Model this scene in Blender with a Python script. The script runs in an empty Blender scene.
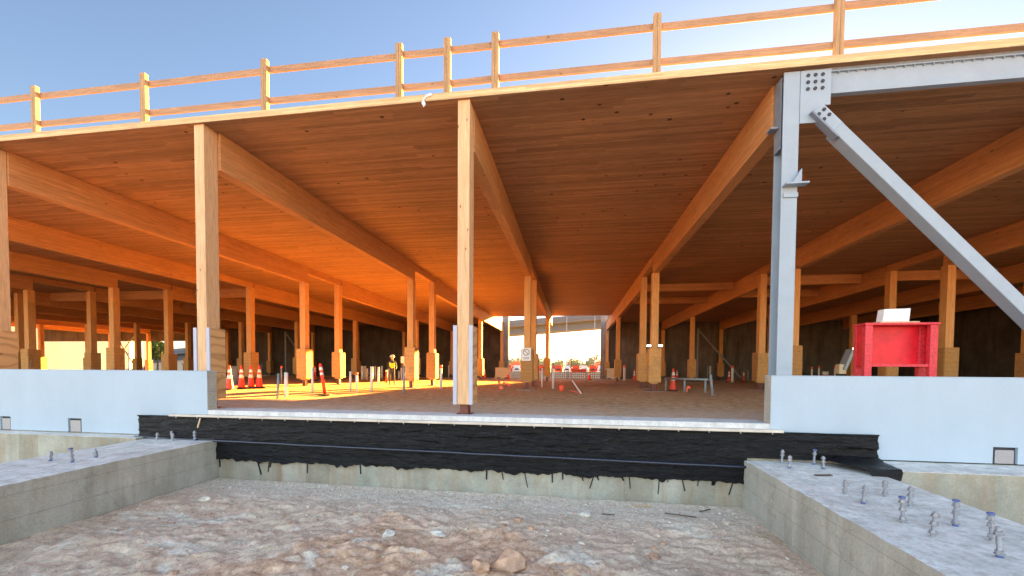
import bpy, bmesh, math, random
from math import sin, cos, pi, radians
from mathutils import Vector, Matrix, noise
random.seed(7)
sc = bpy.context.scene
col = sc.collection

# ------------------------------------------------------------------ camera
F, CX, CY = 409.486, 512.0, 382.068
RR = ((0.9890382, 0.14749714, 0.00693075),
      (-0.01135243, 0.02915737, 0.99951037),
      (-0.14722284, 0.98863261, -0.03051221))
CAM = Vector((2.2773, -8.2489, 0.9921))
cam_d = bpy.data.cameras.new('camera')
cam = bpy.data.objects.new('camera', cam_d)
col.objects.link(cam)
cam_d.sensor_width = 36
cam_d.lens = F / 1024 * 36
cam_d.shift_y = (CY - 288) / 1024
cam_d.clip_start = 0.05
cam_d.clip_end = 3000
r, u, f = [Vector(v) for v in RR]
cam.matrix_world = Matrix(((r.x, u.x, -f.x, CAM.x), (r.y, u.y, -f.y, CAM.y), (r.z, u.z, -f.z, CAM.z), (0, 0, 0, 1)))
sc.camera = cam

# ------------------------------------------------------------------ materials
MATS = {}
class NT:
    def __init__(s, name):
        s.m = bpy.data.materials.new(name); s.m.use_nodes = True
        s.t = s.m.node_tree; s.n = s.t.nodes; s.l = s.t.links
        s.b = s.n['Principled BSDF']
        s.tc = s.n.new('ShaderNodeTexCoord')
    def map(s, scale=(1, 1, 1), src='Object', jitter=True):
        mp = s.n.new('ShaderNodeMapping'); mp.inputs['Scale'].default_value = scale
        o = s.tc.outputs[src]
        if jitter:
            oi = s.n.new('ShaderNodeObjectInfo')
            a = s.n.new('ShaderNodeVectorMath'); a.operation = 'MULTIPLY_ADD'
            cmb = s.n.new('ShaderNodeCombineXYZ')
            for i in range(3): s.l.new(oi.outputs['Random'], cmb.inputs[i])
            s.l.new(cmb.outputs[0], a.inputs[0]); a.inputs[1].default_value = (7.3, 5.1, 9.7)
            s.l.new(o, a.inputs[2]); o = a.outputs[0]
        s.l.new(o, mp.inputs['Vector']); return mp.outputs[0]
    def noise(s, vec, scale=5, detail=4, rough=.6, dist=0):
        n = s.n.new('ShaderNodeTexNoise'); n.inputs['Scale'].default_value = scale
        n.inputs['Detail'].default_value = detail; n.inputs['Roughness'].default_value = rough
        n.inputs['Distortion'].default_value = dist
        s.l.new(vec, n.inputs['Vector']); return n.outputs['Fac']
    def vor(s, vec, scale=5, feat='F1', out='Distance', rnd=1):
        n = s.n.new('ShaderNodeTexVoronoi'); n.feature = feat; n.inputs['Scale'].default_value = scale
        n.inputs['Randomness'].default_value = rnd
        s.l.new(vec, n.inputs['Vector']); return n.outputs[out]
    def ramp(s, fac, stops):
        n = s.n.new('ShaderNodeValToRGB'); e = n.color_ramp.elements
        while len(e) < len(stops): e.new(0.5)
        for i, (p, c) in enumerate(stops):
            e[i].position = p
            e[i].color = (c, c, c, 1) if isinstance(c, (int, float)) else (*c, 1)
        s.l.new(fac, n.inputs[0]); return n.outputs[0]
    def mix(s, fac, a, b, mode='MIX'):
        n = s.n.new('ShaderNodeMix'); n.data_type = 'RGBA'; n.blend_type = mode
        for sock, v in ((n.inputs[0], fac), (n.inputs[6], a), (n.inputs[7], b)):
            if hasattr(v, 'is_linked') or isinstance(v, bpy.types.NodeSocket): s.l.new(v, sock)
            elif isinstance(v, (int, float)): sock.default_value = v
            else: sock.default_value = (*v, 1)
        return n.outputs[2]
    def math(s, op, a, b=0.0):
        n = s.n.new('ShaderNodeMath'); n.operation = op
        for i, v in enumerate((a, b)):
            if isinstance(v, bpy.types.NodeSocket): s.l.new(v, n.inputs[i])
            else: n.inputs[i].default_value = v
        return n.outputs[0]
    def sep(s, vec):
        n = s.n.new('ShaderNodeSeparateXYZ'); s.l.new(vec, n.inputs[0]); return n.outputs
    def white(s, vals):
        n = s.n.new('ShaderNodeTexWhiteNoise'); n.noise_dimensions = '3D'
        c = s.n.new('ShaderNodeCombineXYZ')
        for i, v in enumerate(vals):
            if isinstance(v, bpy.types.NodeSocket): s.l.new(v, c.inputs[i])
            else: c.inputs[i].default_value = v
        s.l.new(c.outputs[0], n.inputs[0]); return n.outputs['Value']
    def bump(s, h, strength=.3, dist=.02):
        n = s.n.new('ShaderNodeBump'); n.inputs['Strength'].default_value = strength
        n.inputs['Distance'].default_value = dist; s.l.new(h, n.inputs['Height'])
        s.l.new(n.outputs[0], s.b.inputs['Normal'])
    def done(s, color, rough=.7, metal=0, spec=.4):
        if isinstance(color, bpy.types.NodeSocket): s.l.new(color, s.b.inputs['Base Color'])
        else: s.b.inputs['Base Color'].default_value = (*color, 1)
        if isinstance(rough, bpy.types.NodeSocket): s.l.new(rough, s.b.inputs['Roughness'])
        else: s.b.inputs['Roughness'].default_value = rough
        s.b.inputs['Metallic'].default_value = metal
        s.b.inputs['Specular IOR Level'].default_value = spec
        return s.m

def wood(name, lo, hi, grain, lam, lamw, lam2=None, knot=.6, kscale=3.0, dark=(.10, .05, .02), lamvar=.35, rough=.7, seglen=2.6, joint=.0, kt=(.045, .085), kst=.55):
    """grain, lam: axis index of the grain and the axis across which laminations are stacked"""
    s = NT(name)
    sc_ = [14, 14, 14]; sc_[grain] = .7
    fine = s.noise(s.map(tuple(sc_)), 1.6, 6, .7, .6)
    sc2 = [60, 60, 60]; sc2[grain] = 2.0
    fib = s.noise(s.map(tuple(sc2)), 1.5, 3, .6)
    base = s.mix(s.ramp(fine, [(.3, 0.0), (.7, 1.0)]), lo, hi)
    base = s.mix(s.math('MULTIPLY', s.ramp(fib, [(.38, 0.0), (.62, 1.0)]), .5), base, tuple(c * .62 for c in lo))
    o = s.sep(s.map())
    k = s.math('FLOOR', s.math('DIVIDE', o[lam], lamw))
    # staggered board ends along the grain
    st = s.math('FLOOR', s.math('ADD', s.math('DIVIDE', o[grain], seglen), s.math('MULTIPLY', s.white((k, 3.3, 1.1)), 9.0)))
    rnd = s.white((k, st, 0.5))
    base = s.mix(1.0, base, s.ramp(rnd, [(0.0, 1 - lamvar), (1.0, 1.0)]), 'MULTIPLY')
    fr = s.math('FRACT', s.math('DIVIDE', o[lam], lamw))
    seam = s.math('LESS_THAN', fr, .045)
    base = s.mix(s.math('MULTIPLY', seam, joint), base, dark)
    if knot > 0:
        ks = [1, 1, 1]; ks[grain] = kst
        v = s.vor(s.map(tuple(ks)), kscale)
        kn = s.ramp(v, [(kt[0], 1.0), (kt[1], 0.0)])
        base = s.mix(s.math('MULTIPLY', kn, knot), base, dark)
        v2 = s.vor(s.map(tuple(c * 1.7 for c in ks)), kscale)
        kn2 = s.ramp(v2, [(.03, 1.0), (.05, 0.0)])
        base = s.mix(s.math('MULTIPLY', kn2, knot * .8), base, dark)
    big = s.noise(s.map((.5, .5, .5)), 1.0, 3)
    base = s.mix(1.0, base, s.ramp(big, [(.3, .86), (.7, 1.0)]), 'MULTIPLY')
    s.bump(s.math('ADD', fib, s.math('MULTIPLY', seam, -1.5)), .25, .004)
    return s.done(base, rough, 0, .3)

M = {}
CL, CH = (.74, .43, .21), (.94, .64, .37)
M['col'] = wood('glulam_column_wood', CL, CH, 2, 0, .045, lamvar=.12, kscale=4.0, knot=.7)
M['col2'] = wood('glulam_inner_column_wood', (.68, .34, .12), (.88, .49, .21), 2, 0, .05, lamvar=.15, kscale=3.6)
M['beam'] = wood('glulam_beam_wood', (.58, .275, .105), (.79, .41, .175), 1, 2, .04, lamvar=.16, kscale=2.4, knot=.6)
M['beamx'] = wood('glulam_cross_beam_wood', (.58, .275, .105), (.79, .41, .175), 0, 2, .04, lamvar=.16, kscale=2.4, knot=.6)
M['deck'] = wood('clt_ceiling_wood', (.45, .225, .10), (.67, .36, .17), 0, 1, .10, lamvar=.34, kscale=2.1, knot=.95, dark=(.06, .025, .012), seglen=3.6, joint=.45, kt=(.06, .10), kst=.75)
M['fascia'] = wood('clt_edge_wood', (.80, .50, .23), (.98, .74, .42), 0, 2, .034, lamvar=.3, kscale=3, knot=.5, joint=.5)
M['rail'] = wood('lumber_rail_wood', (.40, .22, .12), (.58, .35, .2), 0, 2, .5, lamvar=.1, kscale=3.5)
M['railpost'] = wood('lumber_post_wood', (.42, .25, .12), (.62, .40, .2), 2, 0, .045, lamvar=.15, kscale=3.5)
M['stick'] = wood('lath_wood', (.65, .45, .25), (.85, .65, .4), 2, 0, .5, lamvar=.1, kscale=5)

def plywood():
    s = NT('plywood')
    w = s.n.new('ShaderNodeTexWave'); w.wave_type = 'BANDS'; w.bands_direction = 'Z'
    w.inputs['Scale'].default_value = 1.3; w.inputs['Distortion'].default_value = 22
    w.inputs['Detail'].default_value = 3; w.inputs['Detail Scale'].default_value = .7
    s.l.new(s.map((.5, .5, 1.0)), w.inputs['Vector'])
    n = s.noise(s.map((5, 5, 20)), 2, 5, .7, 1)
    c = s.mix(s.ramp(w.outputs['Fac'], [(.05, .75), (.5, 0.0)]), (.70, .42, .19), (.40, .20, .08))
    c = s.mix(s.math('MULTIPLY', n, .75), c, (.50, .27, .11))
    o = s.sep(s.map())
    seam = s.math('LESS_THAN', s.math('FRACT', s.math('DIVIDE', o[2], .41)), .03)
    c = s.mix(s.math('MULTIPLY', seam, .55), c, (.12, .06, .03))
    v = s.vor(s.map((1, 1, 1)), 3.5)
    c = s.mix(s.ramp(v, [(.06, .8), (.12, 0.0)]), c, (.14, .06, .03))
    s.bump(n, .2, .004)
    return s.done(c, .75, 0, .3)
M['ply'] = plywood()
def osb():
    s = NT('osb_board')
    n = s.noise(s.map((3, 3, 14)), 2.2, 5, .7, 1)
    n2 = s.noise(s.map((1, 1, 1)), 30, 3, .7)
    c = s.mix(s.ramp(n, [(.3, 0.0), (.7, 1.0)]), (.52, .26, .085), (.76, .43, .16))
    c = s.mix(1.0, c, s.ramp(n2, [(.3, .72), (.6, 1.0)]), 'MULTIPLY')
    o = s.sep(s.map(jitter=False))
    fz = s.math('FRACT', s.math('DIVIDE', o[2], .21))
    c = s.mix(s.math('MULTIPLY', s.math('LESS_THAN', fz, .07), .38), c, (.16, .08, .035))
    v = s.vor(s.map(), 5)
    c = s.mix(s.ramp(v, [(.08, .8), (.13, 0.0)]), c, (.14, .06, .03))
    oi = s.n.new('ShaderNodeObjectInfo')
    c = s.mix(1.0, c, s.ramp(oi.outputs['Random'], [(0.0, (.66, .62, .56)), (.5, (.92, .90, .88)), (1.0, (1.0, 1.0, 1.0))]), 'MULTIPLY')
    st = s.noise(s.map((1.5, 1.5, .8)), 2.5, 4)
    c = s.mix(s.ramp(st, [(.52, 0.0), (.7, .6)]), c, (.30, .19, .11))
    s.bump(n, .2, .004)
    return s.done(c, .75, 0, .3)
M['osb'] = osb()

def conc(name, lo, hi, stain=(.30, .27, .2), scale=1.0, streak=.4, board=0, bump=.35, pit=1, cracks=0.0, grain=.78, panels=0):
    s = NT(name)
    n = s.noise(s.map((1, 1, 1), jitter=True), 1.3 * scale, 8, .68)
    c = s.mix(s.ramp(n, [(.32, 0.0), (.68, 1.0)]), lo, hi)
    n2 = s.noise(s.map((2.6, 2.6, .35)), 1.6 * scale, 5, .6)
    c = s.mix(s.math('MULTIPLY', s.ramp(n2, [(.45, 0.0), (.7, 1.0)]), streak), c, stain)
    n3 = s.noise(s.map((1, 1, 1)), 38, 4, .7)
    c = s.mix(1.0, c, s.ramp(n3, [(.3, grain), (.65, 1.0)]), 'MULTIPLY')
    if panels:
        ox_ = s.sep(s.map(jitter=False))
        pr = s.white((s.math('FLOOR', s.math('DIVIDE', s.math('ADD', ox_[0], s.math('MULTIPLY', n, .12)), panels)), 2.2, 1.0))
        c = s.mix(1.0, c, s.ramp(pr, [(0.0, (.80, .74, .66)), (.5, (.95, .95, .93)), (1.0, (1.0, .97, .93))]), 'MULTIPLY')
    if pit:
        v = s.vor(s.map(), 13)
        c = s.mix(s.math('MULTIPLY', s.ramp(v, [(.05, 1.0), (.1, 0.0)]), .5), c, (.08, .075, .065))
    h = s.math('ADD', s.math('MULTIPLY', n, 1.5), s.math('MULTIPLY', n3, .35))
    if cracks:
        cv = s.n.new('ShaderNodeTexVoronoi'); cv.feature = 'DISTANCE_TO_EDGE'; cv.inputs['Scale'].default_value = .55
        dn = s.n.new('ShaderNodeVectorMath'); dn.operation = 'ADD'
        nz = s.n.new('ShaderNodeTexNoise'); nz.inputs['Scale'].default_value = 2.2; nz.inputs['Detail'].default_value = 5
        mp = s.map(); s.l.new(mp, nz.inputs['Vector']); s.l.new(mp, dn.inputs[0]); s.l.new(nz.outputs['Color'], dn.inputs[1])
        s.l.new(dn.outputs[0], cv.inputs['Vector'])
        cr = s.ramp(cv.outputs['Distance'], [(.0, 1.0), (.012, 0.0)])
        c = s.mix(s.math('MULTIPLY', cr, cracks), c, (.1, .095, .085))
    if board:
        o = s.sep(s.map(jitter=False))
        seam = s.math('LESS_THAN', s.math('FRACT', s.math('DIVIDE', o[2], board)), .025)
        c = s.mix(s.math('MULTIPLY', seam, .45), c, (.14, .13, .11))
        h = s.math('ADD', h, s.math('MULTIPLY', seam, -.6))
    s.bump(h, bump, .02)
    return s.done(c, .9, 0, .25)
M['conc'] = conc('cast_concrete', (.37, .355, .31), (.56, .54, .48), board=.33, cracks=.22, streak=.6)
M['conctop'] = conc('trowelled_concrete_top', (.60, .575, .54), (.93, .90, .85), stain=(.42, .36, .29), streak=.6, bump=.7, scale=2)
M['concg'] = conc('green_grey_concrete', (.30, .30, .255), (.50, .495, .43), stain=(.36, .27, .19), streak=.75, panels=.55)
M['sill'] = conc('pale_sill_concrete', (.55, .56, .56), (.78, .79, .79), stain=(.42, .41, .38), pit=0, scale=2, bump=.15)
M['pad'] = conc('footing_pad_concrete', (.26, .27, .24), (.40, .40, .36), pit=0)
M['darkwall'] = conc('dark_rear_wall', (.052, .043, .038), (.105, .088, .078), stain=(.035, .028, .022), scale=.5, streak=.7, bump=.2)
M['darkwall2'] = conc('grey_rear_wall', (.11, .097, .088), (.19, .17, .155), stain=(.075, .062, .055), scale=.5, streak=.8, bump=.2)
M['jamb'] = conc('jamb_concrete', (.20, .19, .18), (.30, .29, .28), stain=(.15, .14, .13), scale=.8)
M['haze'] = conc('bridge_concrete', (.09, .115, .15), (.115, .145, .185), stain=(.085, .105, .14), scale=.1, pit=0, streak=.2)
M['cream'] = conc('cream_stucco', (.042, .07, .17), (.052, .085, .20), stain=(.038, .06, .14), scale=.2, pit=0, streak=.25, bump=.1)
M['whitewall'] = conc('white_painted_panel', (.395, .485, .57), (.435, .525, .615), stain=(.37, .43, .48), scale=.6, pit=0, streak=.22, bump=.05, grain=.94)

def simple(name, c, rough=.6, metal=0, var=.15, scale=12, spec=.4, bump=0.0):
    s = NT(name)
    n = s.noise(s.map(), scale, 5, .65)
    cc = s.mix(s.ramp(n, [(.3, 0.0), (.7, 1.0)]), tuple(x * (1 - var) for x in c), tuple(min(1, x * (1 + var * .5)) for x in c))
    if bump: s.bump(n, bump, .01)
    return s.done(cc, rough, metal, spec)
M['steel'] = simple('primed_grey_steel', (.30, .37, .44), .45, 0, .08, 3)
M['steeld'] = simple('shaded_grey_steel', (.20, .235, .29), .55, 0, .2, 5)
M['bolt'] = simple('dark_bolt_hole', (.035, .04, .05), .6, 0, .3)
M['stub'] = simple('red_brown_primed_steel', (.16, .05, .035), .6, 0, .3)
M['foam'] = simple('lavender_foam_board', (.45, .46, .56), .7, 0, .06)
M['galv'] = simple('galvanised_steel', (.34, .355, .39), .4, .5, .2, 60)
M['blueprot'] = simple('blue_thread_tape', (.10, .14, .33), .5, 0, .3)
M['pipew'] = simple('white_pvc', (.74, .72, .68), .4, 0, .12)
M['pipeg'] = simple('grey_pipe', (.25, .30, .33), .4, 0, .2)
M['red'] = simple('red_painted_wood', (.72, .012, .03), .45, 0, .28, 4, bump=.1)
M['redworn'] = simple('worn_red_paint', (.70, .045, .065), .5, 0, .4, 26, bump=.2)
M['orange'] = simple('fluorescent_orange_plastic', (.85, .07, .03), .4, 0, .15)
M['orangeflag'] = simple('orange_flag_plastic', (.95, .13, .06), .5, 0, .1)
M['refl'] = simple('white_reflective_band', (.85, .83, .80), .4, 0, .08)
M['black'] = simple('black_rubber', (.025, .025, .025), .7, 0, .3)
M['vest'] = simple('yellow_safety_vest', (.70, .75, .05), .7, 0, .2)
M['skin'] = simple('skin', (.42, .24, .16), .6, 0, .1)
M['pants'] = simple('dark_work_trousers', (.05, .055, .08), .8, 0, .3)
M['hat'] = simple('white_hard_hat', (.8, .8, .78), .35, 0, .05)
M['paper'] = simple('white_cardboard', (.80, .82, .86), .6, 0, .06)
M['barrier'] = simple('cream_barrier_concrete', (.70, .60, .42), .8, 0, .15, 6)
M['rust'] = simple('rusty_wire', (.18, .12, .09), .6, .3, .3)
M['machine'] = simple('orange_machine_paint', (.85, .16, .06), .45, 0, .2)
M['glassd'] = simple('dark_window_glass', (.03, .04, .05), .15, 0, .1)
M['bark'] = simple('bark', (.10, .07, .05), .9, 0, .4, 8, bump=.4)
M['hill'] = simple('dry_hillside', (.60, .40, .24), .95, 0, .35, .6, bump=.3)
M['dirtclod'] = simple('pale_clod', (.62, .52, .43), .95, 0, .45, 9, bump=.7)
M['redclod'] = simple('reddish_clod', (.60, .37, .24), .95, 0, .4, 9, bump=.7)
M['whitestone'] = simple('white_stone', (.80, .72, .60), .9, 0, .35, 9, bump=.6)

def foliage(name, a, b):
    s = NT(name)
    n = s.noise(s.map(jitter=False), 1.4, 4)
    c = s.mix(s.ramp(n, [(.35, 0.0), (.65, 1.0)]), a, b)
    s.b.inputs['Transmission Weight'].default_value = 0
    return s.done(c, .8, 0, .2)
M['roll'] = simple('blue_sheen_edge', (.012, .016, .035), .22, 0, .3, 6, spec=.7)  # blue sheen of the membrane's rolled edge is put into this colour
M['strip'] = simple('weathered_pale_lumber', (.62, .56, .48), .8, 0, .25, 3)
M['leaf'] = foliage('leaf_green', (.035, .06, .02), (.09, .13, .04))
M['palm'] = foliage('palm_green', (.22, .25, .16), (.36, .38, .24))

def membrane():
    s = NT('black_waterproofing_membrane')
    n = s.noise(s.map((1.2, 3, 7)), 4, 7, .72, .6)
    n2 = s.noise(s.map((.8, 1, 2.2)), 3, 5, .7, 1.5)
    c = s.mix(s.ramp(n, [(.5, 0.0), (.85, 1.0)]), (.002, .0025, .004), (.020, .020, .024))
    s.bump(s.math('ADD', n, s.math('MULTIPLY', n2, 1.3)), 1.0, .035)
    return s.done(c, s.ramp(n2, [(.35, .25), (.65, .6)]), 0, .35)
M['membrane'] = membrane()

def dirt_inside():
    s = NT('graded_tan_dirt')
    n = s.noise(s.map(jitter=False), .35, 8, .7)
    n2 = s.noise(s.map(jitter=False), 4, 8, .75)
    n3 = s.noise(s.map(jitter=False), 30, 3, .7)
    c = s.mix(s.ramp(n, [(.35, 0.0), (.65, 1.0)]), (.70, .48, .28), (.88, .64, .40))
    c = s.mix(s.ramp(n2, [(.38, 0.0), (.62, 1.0)]), tuple((.42, .26, .13)), c)
    # pale grey base course near the front and tracks
    o = s.sep(s.map(jitter=False))
    edge = s.math('ADD', o[1], s.math('MULTIPLY', n, 7.0))
    g = s.ramp(s.math('DIVIDE', edge, 12.0), [(.30, 1.0), (.62, 0.0)])
    c = s.mix(s.math('MULTIPLY', g, .7), c, (.74, .65, .55))
    c = s.mix(1.0, c, s.ramp(n3, [(.3, .76), (.6, 1.0)]), 'MULTIPLY')
    s.bump(s.math('ADD', s.math('MULTIPLY', n2, 2.0), n3), .7, .05)
    return s.done(c, .95, 0, .15)
M['dirt'] = dirt_inside()

def dirt_pit():
    s = NT('disturbed_pit_dirt')
    mp = s.map(jitter=False)
    n = s.noise(mp, .75, 7, .66, .5)
    n2 = s.noise(mp, 2.6, 8, .72, .8)
    n3 = s.noise(mp, 20, 6, .75)
    n4 = s.noise(s.map((1, 2.2, 1), jitter=False), 1.6, 7, .7, 1.2)
    at = s.n.new('ShaderNodeAttribute'); at.attribute_name = 'churn'; ch = at.outputs['Fac']
    c = s.mix(s.ramp(n2, [(.34, 0.0), (.64, 1.0)]), (.58, .43, .30), (.92, .74, .56))
    pinkish = s.ramp(n, [(.48, 0.0), (.66, 1.0)])
    c = s.mix(s.math('MULTIPLY', pinkish, .45), c, (.74, .48, .36))
    brown = s.ramp(s.math('ADD', ch, s.math('MULTIPLY', s.math('SUBTRACT', n4, .5), 1.6)), [(.44, 0.0), (.80, 1.0)])
    c = s.mix(s.math('MULTIPLY', brown, .85), c, s.mix(s.ramp(n2, [(.35, 0.0), (.6, 1.0)]), (.50, .27, .15), (.92, .62, .42)))
    n5 = s.noise(s.map((.8, 1.6, 1), jitter=False), 1.15, 5, .62, .5)
    c = s.mix(s.math('MULTIPLY', s.ramp(n5, [(.585, 0.0), (.64, 1.0)]), .7), c, s.mix(n3, (.74, .68, .55), (.96, .90, .76)))
    # the strip near the foundation is pale grey gravelly dust
    o = s.sep(mp)
    g = s.ramp(s.math('ADD', o[1], s.math('MULTIPLY', n2, 1.6)), [(0.0, 0.0), (1.0, 1.0)])
    gm = s.ramp(s.math('DIVIDE', s.math('ADD', s.math('ADD', o[1], 3.0), s.math('MULTIPLY', n2, 1.6)), 3.2), [(.55, 0.0), (.9, 1.0)])
    c = s.mix(s.math('MULTIPLY', gm, .7), c, s.mix(n3, (.66, .56, .45), (.95, .83, .68)))
    v = s.vor(s.map((1, 1, 1), jitter=False), 26, 'F1')
    c = s.mix(s.math('MULTIPLY', s.ramp(v, [(.08, 1.0), (.16, 0.0)]), .3), c, (.85, .80, .74))
    c = s.mix(1.0, c, s.ramp(n3, [(.34, .6), (.52, 1.0)]), 'MULTIPLY')
    s.bump(s.math('ADD', s.math('MULTIPLY', n2, 2.0), s.math('MULTIPLY', n3, .8)), .55, .05)
    return s.done(c, .95, 0, .15)
M['pit'] = dirt_pit()

# ------------------------------------------------------------------ helpers
def link(o, parent=None):
    col.objects.link(o)
    if parent: o.parent = parent
    return o
def thing(name, label, cat, loc=(0, 0, 0), rotz=0, group=None):
    o = bpy.data.objects.new(name, None); link(o); o.empty_display_size = .1
    o.location = loc; o.rotation_euler = (0, 0, rotz)
    return tag(o, label, cat, group)
def tag(o, label, cat, group=None):
    o['label'] = label; o['category'] = cat
    if group: o['group'] = group
    return o
def obj(name, bm, mat, parent=None, loc=None, smooth=False, bevel=0):
    bmesh.ops.recalc_face_normals(bm, faces=bm.faces)
    me = bpy.data.meshes.new(name); bm.to_mesh(me); bm.free()
    for m_ in (mat if isinstance(mat, (list, tuple)) else [mat]): me.materials.append(m_)
    if smooth:
        for p in me.polygons: p.use_smooth = True
    o = bpy.data.objects.new(name, me); link(o, parent)
    if loc: o.location = loc
    if bevel:
        b = o.modifiers.new('b', 'BEVEL'); b.width = bevel; b.segments = 2; b.limit_method = 'ANGLE'
    return o
def struct(name, bm, mat, **k):
    o = obj(name, bm, mat, **k); o['kind'] = 'structure'; return o
def B(): return bmesh.new()
def box(bm, x0, x1, y0, y1, z0, z1, mi=0):
    v = [bm.verts.new((x, y, z)) for x in (x0, x1) for y in (y0, y1) for z in (z0, z1)]
    for q in ((0, 1, 3, 2), (4, 6, 7, 5), (0, 4, 5, 1), (2, 3, 7, 6), (0, 2, 6, 4), (1, 5, 7, 3)):
        f_ = bm.faces.new([v[i] for i in q]); f_.material_index = mi
    return bm
def bar(bm, a, b, w, h, up=(0, 0, 1), mi=0):
    a, b = Vector(a), Vector(b); d = (b - a).normalized(); upv = Vector(up)
    s = d.cross(upv)
    if s.length < 1e-4: s = d.cross(Vector((1, 0, 0)))
    s.normalize(); t = s.cross(d).normalized()
    vs = []
    for p in (a, b):
        for i, j in ((-1, -1), (1, -1), (1, 1), (-1, 1)): vs.append(bm.verts.new(p + s * (w / 2 * i) + t * (h / 2 * j)))
    fs = [(0, 1, 2, 3), (7, 6, 5, 4)] + [(i, 4 + i, 4 + (i + 1) % 4, (i + 1) % 4) for i in range(4)]
    for q in fs: bm.faces.new([vs[i] for i in q]).material_index = mi
    return bm
def tube(bm, pts, rs, n=10, mi=0):
    if not isinstance(rs, (list, tuple)): rs = [rs] * len(pts)
    pts = [Vector(p) for p in pts]; rings = []
    for i, p in enumerate(pts):
        d = (pts[min(i + 1, len(pts) - 1)] - pts[max(i - 1, 0)]).normalized()
        s = d.cross(Vector((0, 0, 1)))
        if s.length < .05: s = d.cross(Vector((0, 1, 0)))
        s.normalize(); t = d.cross(s)
        rings.append([bm.verts.new(p + (s * cos(2 * pi * k / n) + t * sin(2 * pi * k / n)) * rs[i]) for k in range(n)])
    for a, b in zip(rings, rings[1:]):
        for k in range(n): bm.faces.new((a[k], a[(k + 1) % n], b[(k + 1) % n], b[k])).material_index = mi
    bm.faces.new(rings[0]).material_index = mi; bm.faces.new(rings[-1][::-1]).material_index = mi
    return bm
def lathe(bm, prof, n=16, mi=0, x=0, y=0):
    return tube(bm, [(x, y, z) for r_, z in prof], [r_ for r_, z in prof], n, mi) if False else _lathe(bm, prof, n, mi, x, y)
def _lathe(bm, prof, n, mi, x, y):
    rings = [[bm.verts.new((x + r_ * cos(2 * pi * k / n), y + r_ * sin(2 * pi * k / n), z)) for k in range(n)] for r_, z in prof]
    for a, b in zip(rings, rings[1:]):
        for k in range(n): bm.faces.new((a[k], a[(k + 1) % n], b[(k + 1) % n], b[k])).material_index = mi
    bm.faces.new(rings[0][::-1]).material_index = mi; bm.faces.new(rings[-1]).material_index = mi
    return bm
def prism(bm, poly, z0, z1, mi=0):
    a = [bm.verts.new((x, y, z0)) for x, y in poly]; b = [bm.verts.new((x, y, z1)) for x, y in poly]
    n = len(poly)
    for i in range(n): bm.faces.new((a[i], a[(i + 1) % n], b[(i + 1) % n], b[i])).material_index = mi
    bm.faces.new(a[::-1]).material_index = mi; bm.faces.new(b).material_index = mi
    return bm
def prism_y(bm, poly, y0, y1, mi=0):   # polygon in x,z extruded along y
    a = [bm.verts.new((x, y0, z)) for x, z in poly]; b = [bm.verts.new((x, y1, z)) for x, z in poly]
    n = len(poly)
    for i in range(n): bm.faces.new((a[i], a[(i + 1) % n], b[(i + 1) % n], b[i])).material_index = mi
    bm.faces.new(a[::-1]).material_index = mi; bm.faces.new(b).material_index = mi
    return bm
def dup(root, loc, rotz=0, label=None):
    c = root.copy(); link(c); c.location = loc; c.rotation_euler = (root.rotation_euler[0], root.rotation_euler[1], rotz)
    if label: c['label'] = label
    for ch in list(root.children):
        d = ch.copy(); link(d); d.parent = c
        for g in list(ch.children):
            e = g.copy(); link(e); e.parent = d
    return c
S = 6.1
YB, YC, YD, YE = 12.2, 15.45, 28.3, 39.7
ZT = 6.47; ZBM = 5.61; ZL = 6.13; ZB2 = 5.52; DECK = 6.60
FW = -.30

# ------------------------------------------------------------------ ground inside and beyond
bm = B()
xs = [-600, -200, -80] + [-50 + 1.0 * i for i in range(91)] + [80, 200, 600]
ys = [-.05 + .5 * i for i in range(60)] + [31 + 2 * i for i in range(16)] + [100, 200, 400, 900]
gv = []
for x in xs:
    row = []
    for y in ys:
        z = 0
        if .5 < y < 60 and -48 < x < 40:
            z = .05 * noise.noise(Vector((x * .35, y * .35, 0))) - .01
        if y <= .5: z = -.015
        if y > 42 and abs(x) < 60:
            k_ = min(1, (y - 42) / 14); z += .7 * k_ * k_ * (3 - 2 * k_)
        row.append(bm.verts.new((x, y, z)))
    gv.append(row)
for i in range(len(xs) - 1):
    for j in range(len(ys) - 1): bm.faces.new((gv[i][j], gv[i + 1][j], gv[i + 1][j + 1], gv[i][j + 1]))
struct('ground', bm, M['dirt'], smooth=True)

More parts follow.
